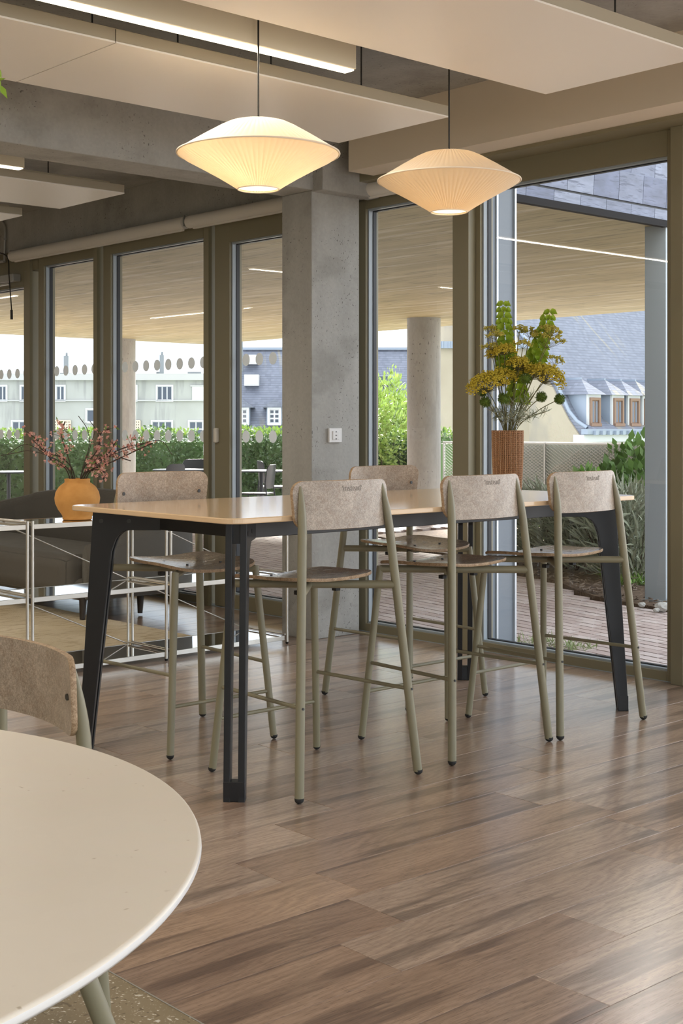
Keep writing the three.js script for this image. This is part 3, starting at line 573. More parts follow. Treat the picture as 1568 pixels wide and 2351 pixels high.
blossomBranch([[150, 1070], [70, 1035], [35, 1040], [2, 1046]], true, 0.05, 0.6, 'very long, stretching past the far door');
blossomBranch([[160, 1080], [100, 1040], [60, 1020], [15, 1044]], true, -0.1, 0.6, 'long, bending down before the far door');

// ---------------------------------------------------------------- sofa and rug
{
  const t = thing('sofa', 'dark grey velvet sofa with curved back behind the steel shelf', 'sofa', [5.35, 0, -9.5]);
  const z1 = 1.22, z0 = -1.5, xf = -0.42, xb = 0.62;
  const seatG = new RoundedBoxGeometry(0.84, 0.3, z1 - z0 - 0.3, 6, 0.1); seatG.translate(-0.02, 0.32, (z0 + z1) / 2); put('seat_cushion', uvMetres(seatG), velvet, t);
  const baseG = new RoundedBoxGeometry(0.86, 0.16, z1 - z0 - 0.14, 5, 0.075); baseG.translate(0.06, 0.22, (z0 + z1) / 2); put('base', uvMetres(baseG), velvet, t);
  const path = [], R = 0.34, add = (x, z, nx, nz, h) => path.push({ x, z, nx, nz, h });
  for (let i = 0; i <= 6; i++) add(lerp(xf + 0.1, xb - R, i / 6), z1, 0, 1, 0.56 + 0.14 * (i / 6));
  for (let i = 1; i <= 8; i++) { const a = i / 8 * Math.PI / 2; add(xb - R + R * Math.sin(a), z1 - R + R * Math.cos(a), Math.sin(a), Math.cos(a), 0.70 + 0.12 * (i / 8)); }
  for (let i = 1; i <= 14; i++) add(xb, lerp(z1 - R, z0 + R, i / 14), 1, 0, 0.82 + 0.06 * Math.sin(Math.PI * i / 14));
  for (let i = 1; i <= 8; i++) { const a = i / 8 * Math.PI / 2; add(xb - R + R * Math.cos(a), z0 + R - R * Math.sin(a), Math.cos(a), -Math.sin(a), 0.82 - 0.12 * (i / 8)); }
  for (let i = 1; i <= 6; i++) add(lerp(xb - R, xf + 0.1, i / 6), z0, 0, -1, 0.7 - 0.14 * (i / 6));
  const rings = path.map((p, k) => {
    const prof = []; const th = 0.1, h = p.h, y0 = 0.16, fold = 0.006 * Math.sin(k * 9.3);
    for (const [n, y] of [[-th, y0 + 0.05], [-th - fold, h * 0.6], [-th * 0.95 + fold, h - 0.07], [-th * 0.6, h - 0.015], [0, h], [th * 0.6, h - 0.015], [th * 0.95, h - 0.07], [th, h * 0.6], [th * 0.95, y0 + 0.06], [th * 0.4, y0], [-th * 0.6, y0]]) prof.push(V(p.x + p.nx * n, y, p.z + p.nz * n));
    return prof;
  });
  const body = loft(rings.map((r) => r.slice().reverse())); put('backrest', body, velvet, t);
  for (const [x, z] of [[-0.3, z1 - 0.1], [0.19, z1 - 0.1], [-0.3, z0 + 0.1], [0.19, z0 + 0.1]]) put('leg', rod(V(x - 0.025, 0.0125, z + 0.01 * Math.sign(z)), V(x, 0.19, z - 0.02 * Math.sign(z)), 0.022, 0.036, 4), darkWood, t);
  const r = put('rug', box(2.3, 5.19, 0, 0.011, -10.6, -7.2, 0.004), rugMat); tag(r, 'beige woven rug lying under the velvet sofa', 'rug');
}

// ---------------------------------------------------------------- woven vase and flowers on the bar table
const VASE = V(5.32, TT, -4.62), VD = VASE.x * FWD.x + VASE.z * FWD.z;
{
  const t = thing('rattan_vase', 'tall brown woven rattan vase on the far end of the bar table', 'vase', [VASE.x, VASE.y, VASE.z]);
  const R = (y) => 0.083 - 0.012 * (1 - y / 0.318) ** 2, hh = 0.318;
  put('lining', lathe([[0.001, 0.002], [R(0) - 0.006, 0.002], [R(hh) - 0.005, hh - 0.004], [R(hh) - 0.008, hh - 0.006], [R(0) - 0.01, 0.01], [0.001, 0.01]], 40), rattan, t);
  for (let i = 0; i < 52; i++) { const a = 2 * Math.PI * i / 52, pts = [0, 0.33, 0.66, 1].map((k) => V((R(k * hh) - 0.0015) * Math.cos(a + 0.05 * k), k * hh, (R(k * hh) - 0.0015) * Math.sin(a + 0.05 * k))); put('upright_cane', pipe(pts, 0.0026, 8, 5), i % 3 ? rattan : rattanPale, t); }
  const w = []; for (let k = 0; k < 34; k++) { const g = new THREE.TorusGeometry(R(k / 33 * hh), 0.0017, 4, 60); g.rotateX(Math.PI / 2); g.translate(0, 0.003 + k / 33 * (hh - 0.004), 0); w.push(g); }
  put('weave', join(w), rattan, t).userData.kind = 'stuff';
}
const stemMat = std({ color: lin(0.16, 0.15, 0.06), roughness: 0.7 }), yellowMat = std({ color: lin(0.5, 0.4, 0.035), roughness: 0.8 }), oliveYellow = std({ color: lin(0.45, 0.4, 0.07), roughness: 0.8 });
const bellMat = phys({ color: lin(0.42, 0.56, 0.05), roughness: 0.55, transmission: 0.35, thickness: 0, side: THREE.DoubleSide }), ballMat = std({ color: lin(0.1, 0.16, 0.02), roughness: 0.9 }), silverMat = phys({ color: lin(0.32, 0.36, 0.27), roughness: 0.7, transmission: 0.25, thickness: 0, side: THREE.DoubleSide });
function stemTo(px, py, depth, name, label, group) {
  const head = atD(px, py, VD + depth), foot = V(VASE.x + rr(-0.025, 0.025), VASE.y + 0.03, VASE.z + rr(-0.025, 0.025));
  const neck = V(VASE.x, VASE.y + 0.318, VASE.z).addScaledVector(V(head.x - VASE.x, 0, head.z - VASE.z), 0.16); const off = V(neck.x - VASE.x, 0, neck.z - VASE.z); if (off.length() > 0.06) neck.copy(V(VASE.x, VASE.y + 0.318, VASE.z).add(off.setLength(0.06)));
  const t = thing(name, label, 'flower', [foot.x, foot.y, foot.z], 0, group), L = (v) => v.clone().sub(foot);
  return { t, h: L(head), curve: new THREE.CatmullRomCurve3([V(0, 0, 0), L(neck), L(neck).lerp(L(head), 0.55).add(V(0, 0.02, 0)), L(head)]) };
}
const bead = new THREE.IcosahedronGeometry(1, 0), beadAt = (p, s) => { const g = bead.clone(); g.scale(s, s * 0.8, s); g.rotateY(rr(0, 6)); g.translate(p.x, p.y, p.z); return g; };
function umbel(px, py, depth, rad, rays, dense, label, group, mat = yellowMat) {
  const { t, h, curve } = stemTo(px, py, depth, 'umbel_flower', label, group), sticks = [new THREE.TubeGeometry(curve, 24, 0.0022, 6)], beads = [];
  const axis = h.clone().sub(curve.getPoint(0.8)).normalize().lerp(V(0, 1, 0), 0.4).normalize(), q = new THREE.Quaternion().setFromUnitVectors(V(0, 1, 0), axis);
  for (let i = 0; i < rays; i++) {
    const f = Math.sqrt((i + 0.5) / rays), a = i * 2.39996, dir = V(f * Math.cos(a), dense ? 0.12 + 0.8 * Math.sqrt(1 - f * f) : 0.5 + 0.4 * (1 - f), f * Math.sin(a)).applyQuaternion(q), len = rad * rr(0.88, 1.08), e = h.clone().addScaledVector(dir, len), mid = h.clone().addScaledVector(dir, len * 0.55).addScaledVector(axis, -len * 0.12);
    sticks.push(new THREE.TubeGeometry(new THREE.QuadraticBezierCurve3(h, mid, e), 5, 0.0009, 4));
    const n = dense ? 15 : 20, sp = dense ? 0.019 : 0.015;
    for (let k = 0; k < n; k++) beads.push(beadAt(e.clone().addScaledVector(randDir(), rr(0.2, 1) * sp), rr(0.003, 0.0052)));
  }
  put('stem', join(sticks), stemMat, t); put('florets', join(beads), mat, t).userData.kind = 'stuff';
}
const G1 = 'open fennel umbels in the rattan vase', G2 = 'dense yellow flower heads in the rattan vase';
for (const [x, y, d, r, n] of [[1192, 765, 0.02, 0.045, 7], [1140, 780, -0.04, 0.05, 8], [1128, 765, 0.08, 0.045, 7], [1216, 775, 0.06, 0.055, 9], [1262, 772, -0.05, 0.065, 12], [1254, 800, -0.02, 0.1, 16], [1272, 838, 0.03, 0.055, 8], [1128, 805, 0.0, 0.045, 8], [1200, 800, -0.06, 0.05, 9]]) umbel(x, y, d, r, n, false, 'open umbel of small olive-yellow florets above rattan vase', G1, oliveYellow);
for (const [x, y, d, r, n, where] of [[1122, 900, -0.07, 0.105, 80, 'the big one overhanging the window post'], [1150, 886, -0.02, 0.09, 70, 'the one next to the big overhanging dome'], [1246, 880, -0.06, 0.105, 80, 'the big one before the slate roof'], [1216, 870, 0.02, 0.08, 60, 'the one behind the dark ball flower'], [1158, 815, -0.04, 0.055, 40, 'the small one across the tall bell spike'], [1188, 850, -0.03, 0.07, 46, 'the one in the heart of the bouquet'], [1135, 820, 0.03, 0.04, 24, 'the tiny one before the metal window reveal']]) umbel(x, y, d, r, n, true, 'mustard-yellow domed flower head, ' + where, G2);
for (const [x0, y0, x1, y1, d] of [[1155, 703, 1166, 870, 0.06], [1262, 722, 1222, 860, 0.05], [1182, 850, 1190, 930, 0.04]]) {
  const { t, h, curve } = stemTo(x0, y0, d, 'bell_spike', y0 < 710 ? 'tallest upright spike of bright green bell flowers in rattan vase' : y0 < 800 ? 'tilted spike of bright green bell flowers among open umbels' : 'short spike of green bell flowers deep in the bouquet', 'green bell spikes in the rattan vase');
  put('stem', new THREE.TubeGeometry(curve, 24, 0.003, 6), stemMat, t);
  const low = atD(x1, y1, VD + d).sub(t.position), bells = [], cup = new THREE.CylinderGeometry(0.02, 0.004, 0.026, 7, 1, true); cup.translate(0, 0.016, 0); flat(cup);
  const tiers = Math.round(low.distanceTo(h) / 0.03);
  for (let i = 0; i < tiers; i++) { const p = low.clone().lerp(h, i / (tiers - 1)), s = lerp(1.5, 0.85, i / (tiers - 1)); for (let k = 0; k < 6; k++) { const a = k * 1.047 + i * 0.5, dir = V(Math.cos(a), 0.45, Math.sin(a)); bells.push(placeAt(cup, p.clone().addScaledVector(dir, 0.012 * s), dir, rr(0, 6), s * rr(0.85, 1.1))); } }
  put('bells', join(bells), bellMat, t).userData.kind = 'stuff';
}
for (const [x, y, d, where] of [[1114, 923, -0.07, 'hanging lowest beside the window post'], [1155, 915, -0.1, 'above the middle of the vase stems'], [1208, 870, -0.1, 'tucked highest under the yellow domes'], [1243, 911, -0.06, 'paired beside the outermost ball'], [1285, 916, -0.02, 'outermost on a long bent stem toward the slate roof'], [1108, 898, 0.06, 'half hidden under the big yellow dome']]) {
  const { t, h, curve } = stemTo(x, y, d, 'ball_flower', 'round green bristly ball flower ' + where, 'green ball flowers in the rattan vase');
  put('stem', new THREE.TubeGeometry(curve, 20, 0.0022, 6), stemMat, t);
  const br = [new THREE.IcosahedronGeometry(0.022, 2).translate(h.x, h.y, h.z)], sp = quadLeaf(0.013, 0.0028, 0.1);
  for (let k = 0; k < 420; k++) { const dd = randDir(); br.push(placeAt(sp, h.clone().addScaledVector(dd, 0.02), dd, rr(0, 6))); }
  put('bristle_head', join(br), ballMat, t);
}
for (const [x, y, d] of [[1135, 955, 0.05], [1150, 940, -0.05], [1175, 920, -0.09], [1195, 925, 0.06], [1215, 915, -0.06], [1235, 950, 0.02], [1255, 945, -0.04], [1128, 940, -0.02], [1185, 950, -0.1], [1205, 955, -0.11], [1225, 900, 0.07], [1160, 960, -0.1]]) {
  const { t, h, curve } = stemTo(x, y, d, 'silver_sprig', 'thin silver-grey needle sprig low in rattan vase bouquet', 'silver sprigs in the rattan vase');
  put('stem', new THREE.TubeGeometry(curve, 20, 0.0018, 5), stemMat, t);
  const lv = []; for (let k = 0; k < 46; k++) { const p = curve.getPoint(rr(0.5, 1)), dd = randDir().add(V(0, 0.5, 0)).normalize(); lv.push(placeAt(quadLeaf(rr(0.03, 0.06), 0.004, rr(0.1, 0.5)), p, dd, rr(0, 6))); }
  put('needles', join(lv), silverMat, t).userData.kind = 'stuff';
}

// trailing plant hanging by the ceiling panel, its tips just in view
{
  const d = 4.2, c = atD(-26, 172, d), t = thing('hanging_plant', 'bright green trailing plant hanging at the white ceiling panel', 'plant', [c.x, c.y, c.z]), lv = [], st = [];
  put('pot', lathe([[0.001, -0.02], [0.06, -0.02], [0.075, 0.11], [0.07, 0.11], [0.056, 0.0], [0.001, 0.0]], 32), whiteEdge, t).position.copy(RIGHT).multiplyScalar(-0.09);
  put('hanger', rod(RIGHT.clone().multiplyScalar(-0.09).add(V(0, 0.08, 0)), RIGHT.clone().multiplyScalar(-0.09).add(V(0, CEIL - c.y, 0)), 0.002, 0.002, 6), darkCord, t);
  for (let i = 0; i < 14; i++) { const a = i * 0.45, e = V(0.1 * Math.cos(a), rr(-0.12, 0.06), 0.1 * Math.sin(a)).addScaledVector(RIGHT, -0.09); st.push(pipe([RIGHT.clone().multiplyScalar(-0.09).add(V(0, 0.1, 0)), e.clone().lerp(RIGHT.clone().multiplyScalar(-0.09), 0.4).add(V(0, 0.12, 0)), e], 0.0015, 10, 5)); for (let k = 0; k < 5; k++) lv.push(placeAt(quadLeaf(0.05, 0.02, 0.2), e.clone().add(V(rr(-0.02, 0.02), rr(0, 0.06), rr(-0.02, 0.02))), randDir().add(V(0, -0.5, 0)), rr(0, 6))); }
  for (const [px, py, l] of [[-4, 150, 0.05], [-5, 178, 0.05], [-6, 170, 0.06]]) { const e = atD(px, py, d).sub(c); st.push(rod(RIGHT.clone().multiplyScalar(-0.09).add(V(0, 0.1, 0)), e, 0.0015, 0.001, 5)); lv.push(placeAt(quadLeaf(l, 0.018, 0.1), e, RIGHT.clone().multiplyScalar(0.3).add(V(0, -1, 0)), 1.2)); }
  put('vines', join(st), stemMat, t); put('leaves', join(lv), leafMat(0.3, 0.5, 0.03), t).userData.kind = 'stuff';
}
// ---------------------------------------------------------------- outside: terrace, canopy, posts
const brickCols = [[0.43, 0.35, 0.33], [0.47, 0.39, 0.37], [0.40, 0.32, 0.30], [0.5, 0.43, 0.41]].map(([r, g, b]) => std({ color: lin(r, g, b), roughness: 0.62, bumpMap: concBump, bumpScale: 0.003 }));
const soil = std({ roughness: 0.95, map: tex(512, 512, (u, v) => mix3(mix3([66, 50, 38], [112, 92, 72], fbm(u, v, 20, 20, 4, 4)), [150, 132, 110], 0.6 * sstep(0.62, 0.8, fbm(u, v, 60, 60, 2, 9))), { rep: [0.9, 0.9] }) });
const gravel = std({ roughness: 0.95, map: tex(512, 512, (u, v) => mix3([118, 113, 104], [160, 154, 144], 0.5 * fbm(u, v, 8, 8, 3, 4) + 0.5 * fbm(u, v, 120, 120, 2, 9)), { rep: [0.5, 0.5] }) });
const EDGE = (z) => 8.5 + 0.47 * Math.max(0, -5.7 - z) + 0.1 * Math.sin(z * 3);       // where the planting bed meets the paving
{
  const ang = -0.17, c = Math.cos(ang), s = Math.sin(ang), bl = 0.206, bw = 0.103, list = [];
  for (let i = -90; i < 200; i++) for (let j = -90; j < 90; j++) {
    const u = i * bw, v = (j + (i % 2 ? 0.5 : 0)) * bl, x = 8 + u * c + v * s, z = -9 - u * s + v * c;
    if (x < 6.43 || x > 16.2 || z > 2.5 || z < -21.5) continue;
    if (z > -13 && x > EDGE(z) - 0.05) continue;
    const fw = x * FWD.x + z * FWD.z, px = 784 + FOCAL * (x * RIGHT.x + z * RIGHT.z) / fw, py = HORIZON + FOCAL * 1.4 / fw;
    const seen = px > 1105 && px < 1545 && py < 1550 ? 0 : px > 845 && px < 1060 && py < 1470 ? 0.6 : px > 380 && px < 650 ? 2 : 6;
    list.push({ x, z, k: fw + seen, i, j });
  }
  list.sort((a, b) => a.k - b.k);
  const g = struct('ground_terrace', box(6.36, 16.3, -0.14, -0.062, -21.6, 2.6), std({ color: lin(0.06, 0.05, 0.045), roughness: 0.95 }));
  const geo = box(-bw / 2 + 0.007, bw / 2 - 0.007, -0.062, -0.02, -bl / 2 + 0.007, bl / 2 - 0.007);
  const rest = [];
  list.forEach((b, n) => { const dy = (hash(b.i + 200, b.j + 200, 3) - 0.5) * 0.003; if (n < 300) { const m = put('brick', geo, brickCols[Math.floor(hash(b.i + 200, b.j + 200, 1) * 4)], g); m.position.set(b.x, dy, b.z); m.rotation.y = ang; } else rest.push([b, dy]); });
  const inst = new THREE.InstancedMesh(geo, std({ color: '#ffffff', roughness: 0.62 }), rest.length), M = new THREE.Matrix4(), q = new THREE.Quaternion().setFromAxisAngle(V(0, 1, 0), ang);
  rest.forEach(([b, dy], n) => { inst.setMatrixAt(n, M.compose(V(b.x, dy, b.z), q, V(1, 1, 1))); inst.setColorAt(n, brickCols[Math.floor(hash(b.i + 200, b.j + 200, 1) * 4)].color); });
  inst.name = 'brick_field'; inst.userData.kind = 'stuff'; shade(inst); g.add(inst);
  struct('ground_forecourt', box(-14, 6.36, -0.3, -0.07, RZ1 + 0.2, 24), gravel);
  struct('ground_garden', box(16.3, 34, -0.3, -0.05, -34, 6), gravel);
  struct('ground_strip', join([box(6.36, 16.3, -0.3, -0.05, -34, -21.6), box(6.36, 16.3, -0.3, -0.07, 2.6, 14)]), gravel);
  const bedPts = []; for (let z = 2.5; z >= -12.6; z -= 0.3) bedPts.push([EDGE(z), -z]); bedPts.push([16.3, 12.6], [16.3, -2.5]);
  const bg = extrude(bedPts, 0.06); bg.rotateX(-Math.PI / 2); bg.translate(0, -0.06, 0); struct('ground_bed', uvMetres(bg), soil);
  // bark pieces and stones lying along the bed
  const chips = []; for (let n = 0; n < 900; n++) { const z = rr(-9.5, -3.5), x = EDGE(z) + 0.03 + rr(0, 1) ** 2 * 1.5, ch = box(-0.03, 0.03, -0.004, 0.004, -0.006, 0.006); ch.rotateZ(rr(-0.4, 0.4)); ch.rotateY(rr(0, 6)); ch.translate(x, rr(0.004, 0.03), z); chips.push(ch); }
  const cm = put('bark_mulch', join(chips), std({ color: lin(0.16, 0.12, 0.09), roughness: 0.9 })); tag(cm, 'loose bark and dry leaves along the planting bed edge', 'mulch', null, 'stuff');
  for (const [px, py, r] of [[1520, 1400, 0.055], [1507, 1404, 0.025], [1474, 1392, 0.03]]) { const p = atY(px, py, 0), sg = new THREE.IcosahedronGeometry(r, 2), a = sg.attributes.position; for (let i = 0; i < a.count; i++) { const k = 0.8 + 0.35 * noise(a.getX(i) / r * 2 + 9, a.getY(i) / r * 2 + a.getZ(i) / r * 2 + 9, 50, 50, 4); a.setXYZ(i, a.getX(i) * k, a.getY(i) * k * 0.7, a.getZ(i) * k); } sg.computeVertexNormals(); const st = put('stone', sg, concrete); st.position.set(p.x, r * 0.45, p.z); tag(st, 'pale rough stone at the edge of the planting bed', 'stone', 'stones by the planting bed'); }
}
// canopy slab with board-marked soffit and slate edge
const CAN = { x0: 6.36, x1: 15.55, z0: -21.3, z1: -6.2, y: 3.0 };
struct('canopy_soffit', box(CAN.x0, CAN.x1, CAN.y, CAN.y + 0.3, CAN.z0, CAN.z1), soffitMat);
struct('wall_outer_front', box(6.36, 6.42, 3.02, 6, CAN.z1, RZ1), concrete);
const rubberMat = std({ color: lin(0.012, 0.012, 0.014), roughness: 1 });
const slateMats = [[112, 120, 142], [98, 106, 130], [124, 132, 152]].map((b, i) => std({ roughness: 0.5, map: tex(256, 256, (u, v) => mix3(mix3(b.map((x) => x * 0.8), b.map((x) => x * 1.12), fbm(u, v, 5, 9, 4, i * 7)), [70, 76, 96], 0.75 * sstep(0.62, 0.76, fbm(u, v, 5, 30, 4, i * 7 + 3))), { rep: [1 / 0.5, 1 / 0.4] }) }));
{
  const f = struct('canopy_fascia', box(CAN.x0, CAN.x1, CAN.y + 0.02, 4.6, CAN.z1 - 0.02, CAN.z1 + 0.02), gasket);
  const sw = 0.31, row = 0.185, variants = slateMats;
  const gs = [0, 1, 2].map((k) => { const g = box(0, sw - 0.004, 0, row + 0.035, 0, 0.008, 0.001); const uv = g.attributes.uv; for (let i = 0; i < uv.count; i++) uv.setXY(i, uv.getX(i) + k * 0.17, uv.getY(i) + k * 0.23); return g; });
  let n = 0;
  for (let r = 0; r < 7; r++) for (let x = CAN.x0 + 0.01 + (r % 2 ? -sw / 2 : 0); x < 13 && n < 290; x += sw) { if (x < CAN.x0) continue; const m = put('slate', gs[Math.floor(hash(r, Math.round(x * 10), 2) * 3)], variants[Math.floor(hash(r, Math.round(x * 10), 8) * 3)], f); m.position.set(x, CAN.y + 0.075 + (r - 0.72) * row, CAN.z1 + 0.024); m.rotation.x = 0.055; if (r === 0) m.scale.y = 0.36, m.position.y = CAN.y + 0.03; n++; }
  put('drip_edge', box(CAN.x0, CAN.x1, CAN.y - 0.025, CAN.y + 0.028, CAN.z1, CAN.z1 + 0.05), rubberMat, f);
}
// round concrete columns under the canopy
for (const [px, py, l] of [[973, 731, 'round grey concrete column standing clear in the narrow window'], [280, 779, 'round grey concrete column near the far canopy corner']]) {
  const p = atY(px, py, CAN.y), c = put('round_column', new THREE.CylinderGeometry(0.25, 0.25, CAN.y + 0.06, 48, 1).translate(0, (CAN.y - 0.06) / 2, 0), concrete); c.position.set(p.x, 0, p.z); tag(c, l, 'column', 'round canopy columns');
}
{ const p = atY(1515, 1379, 0), t = thing('steel_post', 'square pale steel post standing in the planting bed under the slates', 'post', [p.x, 0, p.z + 0.0]); put('shaft', box(-0.065, 0.065, 0, CAN.y, -0.1, 0.1, 0.004), aluPale, t); put('base_plate', box(-0.09, 0.09, 0, 0.012, -0.12, 0.12), aluPale, t); }
// folded metal reveal outside the second window
{ const t = struct('trim_9', box(6.34, 6.45, -0.02, 3.0, -5.69, -5.64), finMetal); put('reveal_sheet', box(6.455, 6.56, -0.02, 3.0, -5.69, -5.645), finMetal, t); put('reveal_bead', box(6.38, 6.395, -0.02, 3.0, -5.645, -5.63), alu, t); put('reveal_edge', box(6.555, 6.57, -0.02, 3.0, -5.69, -5.63), alu, t); }

// ---------------------------------------------------------------- planting
function leafMat(r, g, b, tr = 0.35) { return phys({ color: lin(r, g, b), roughness: 0.55, transmission: tr, thickness: 0, side: THREE.DoubleSide }); }
function foliage(name, label, category, mat, spots, geo, size, group, stemM) {   // one plant whose leaves are too many to count
  const base = spots.base, t = thing(name, label, category, [base.x, base.y, base.z], 0, group);
  const im = new THREE.InstancedMesh(geo, mat, spots.pts.length), M = new THREE.Matrix4();
  spots.pts.forEach((p, i) => { const q = new THREE.Quaternion().setFromUnitVectors(V(0, 1, 0), p.dir).multiply(new THREE.Quaternion().setFromAxisAngle(V(0, 1, 0), rr(0, 6.28))), s = size * rr(0.65, 1.3); im.setMatrixAt(i, M.compose(p.at, q, V(s, s, s))); const k = rr(0.65, 1.25); im.setColorAt(i, lin(k, k, k)); });
  im.name = 'leaves'; im.userData.kind = 'stuff'; shade(im); t.add(im);
  if (spots.stems) put('stems', join(spots.stems), stemM ?? bark, t);
  return t;
}
const lf = quadLeaf(1, 0.55, 0.25), blade = quadLeaf(1, 0.12, 0.45);
function clump(base, rx, ry, rz, n, up = 0.4, skin = 0.55) {        // leaves through a lumpy rounded crown standing at base
  const pts = [], stems = [];
  const lumps = []; for (let i = 0; i < 9; i++) { const d = randDir(); lumps.push(V(d.x * rx * 0.6, ry * (0.5 + 0.36 * d.y), d.z * rz * 0.6)); }
  for (let i = 0; i < n; i++) { const c = lumps[Math.floor(rnd() * 9)], d = randDir(), k = skin + (1 - skin) * rnd(); pts.push({ at: V(clamp(c.x + d.x * rx * 0.45 * k, -rx, rx), Math.max(0.02, c.y + d.y * ry * 0.4 * k), clamp(c.z + d.z * rz * 0.45 * k, -rz, rz)), dir: d.clone().add(V(0, up, 0)).normalize() }); }
  for (const c of lumps) stems.push(rod(V(c.x * 0.15, -0.02, c.z * 0.15), c, 0.012, 0.005, 5));
  return { base, pts, stems };
}
const hedgeMat = leafMat(0.08, 0.15, 0.05), hedgeBright = leafMat(0.2, 0.32, 0.05), silverLeaf = leafMat(0.36, 0.4, 0.3, 0.2), grassMat = leafMat(0.22, 0.4, 0.06), treeMat = leafMat(0.3, 0.42, 0.1);
const hedgeInner = std({ color: lin(0.08, 0.15, 0.05), roughness: 0.8 });
function hedge(x0, z0, x1, z1, h, label, n) {
  const pts = [], L = Math.hypot(x1 - x0, z1 - z0), ux = (x1 - x0) / L, uz = (z1 - z0) / L, th = 0.5;
  for (let i = 0; i < n; i++) { const s = rr(0, L), f = rnd(), y = f < 0.7 ? rr(0.05, h) : h + rr(-0.12, 0.1), o = f < 0.55 ? th + rr(-0.05, 0.08) : rr(-th, th), b = 0.07 * Math.sin(s * 3.1) + 0.05 * Math.sin(s * 7.7); pts.push({ at: V(ux * s - uz * (o + b), y + b, uz * s + ux * (o + b)), dir: randDir().add(V(0, 0.4, 0)).normalize() }); }
  const t = foliage('hedge', label, 'hedge', hedgeMat, { base: V(x0, 0, z0), pts, stems: [] .length ? [] : undefined }, lf, 0.085, 'clipped hedges round the terrace');
  const core = box(0, L, -0.05, h - 0.12, -th + 0.12, th - 0.12); core.rotateY(-Math.atan2(uz, ux)); put('inner_foliage', core, hedgeInner, t);
  const tips = []; for (let i = 0; i < n / 6; i++) { const s = rr(0, L), o = rr(-th, th); tips.push(placeAt(lf, V(ux * s - uz * o, h + rr(-0.03, 0.14), uz * s + ux * o), randDir().add(V(0, 1, 0)), rr(0, 6), rr(0.06, 0.11))); }
  put('young_shoots', join(tips), hedgeBright, t).userData.kind = 'stuff';
}
hedge(9.0, -23.4, 16.75, -23.4, 1.18, 'dark green clipped hedge along the far side of the terrace', 9000);
hedge(17.3, -22.7, 17.3, -16.4, 1.2, 'dark green hedge between the round column and the far corner', 9000);
hedge(7.3, -19.8, 8.5, -22.6, 1.1, 'dark green hedge end close to the far glazed door', 4000);
for (const [px, py, d, r, h] of [[878, 1120, 24, 1.0, 1.75], [900, 1120, 25.5, 0.9, 1.95], [862, 1120, 26.5, 0.8, 1.5], [925, 1120, 26, 0.7, 1.5]]) { const p = atD(px, HORIZON, d); foliage('small_tree', 'small bright yellow-green tree beside the round concrete column', 'tree', treeMat, clump(V(p.x, -0.05, p.z), r * 0.55, h + 0.2, r * 0.55, 2600), lf, 0.09, 'small trees by the round column'); }
for (const [px, d, r, h, l] of [[1470, 13.2, 0.55, 1.05, 'leafy green shrub in front of the mesh fence'], [1330, 15.5, 0.5, 0.75, 'leafy green shrub behind the bar table end']]) { const p = atD(px, HORIZON, d); foliage('green_shrub', l, 'shrub', leafMat(0.13, 0.27, 0.05), clump(V(p.x, -0.02, p.z), r, h, r, 1500), lf, 0.1); }
for (const [px, d, r, h, where] of [[1255, 13.5, 0.52, 0.75, 'seen beneath the rattan vase'], [1310, 13.0, 0.5, 0.8, 'seen under the table apron between two stools'], [1365, 12.8, 0.48, 0.75, 'seen behind the far black table leg'], [1420, 12.2, 0.5, 0.85, 'with tall stalks in front of the leafy shrub'], [1462, 12.0, 0.42, 0.8, 'nearest to the square steel post'], [1235, 14.5, 0.5, 0.65, 'farthest back beside the metal window reveal']]) {
  const p = atD(px, HORIZON, d), pts = []; for (let i = 0; i < 1300; i++) { const a = rr(0, 6.28), k = Math.sqrt(rnd()), y = rr(0.05, 1) * h; pts.push({ at: V(Math.cos(a) * r * k * (0.5 + 0.5 * y / h), y, Math.sin(a) * r * k * (0.5 + 0.5 * y / h)), dir: V(Math.cos(a) * k + rr(-0.4, 0.4), rr(0.1, 1), Math.sin(a) * k + rr(-0.4, 0.4)).normalize() }); }
  const stems = []; for (let i = 0; i < 14; i++) { const a = rr(0, 6.28); stems.push(rod(V(0.05 * Math.cos(a), -0.02, 0.05 * Math.sin(a)), V(r * 0.7 * Math.cos(a), h * rr(0.6, 0.95), r * 0.7 * Math.sin(a)), 0.005, 0.003, 4)); }
  foliage('silver_shrub', 'silver-grey bush in the planting bed, ' + where, 'shrub', silverLeaf, { base: V(p.x, -0.01, p.z), pts, stems }, blade, 0.16, 'silver bushes in the planting bed');
}
{ // lawn patch and weeds
  const blades = []; for (let i = 0; i < 4200; i++) { const p = atY(rr(1380, 1500), rr(1215, 1345), 0); if (p.x < EDGE(p.z) + 0.5) continue; blades.push(placeAt(blade, p, randDir().add(V(0, 1.3, 0)), rr(0, 6), rr(0.06, 0.13))); }
  tag(put('grass', join(blades), grassMat), 'bright green grass between the bushes and the steel post', 'grass', null, 'stuff');
  const w = []; for (let i = 0; i < 260; i++) { const p = V(6.62 + rr(0, 0.3), -0.025, -5.6 + rr(-0.15, 0.35)); w.push(placeAt(blade, p, randDir().add(V(0, 1, 0)), rr(0, 6), rr(0.03, 0.09))); }
  tag(put('weeds', join(w), leafMat(0.25, 0.32, 0.12)), 'sparse weeds growing in the paving outside the window', 'weeds', null, 'stuff');
}
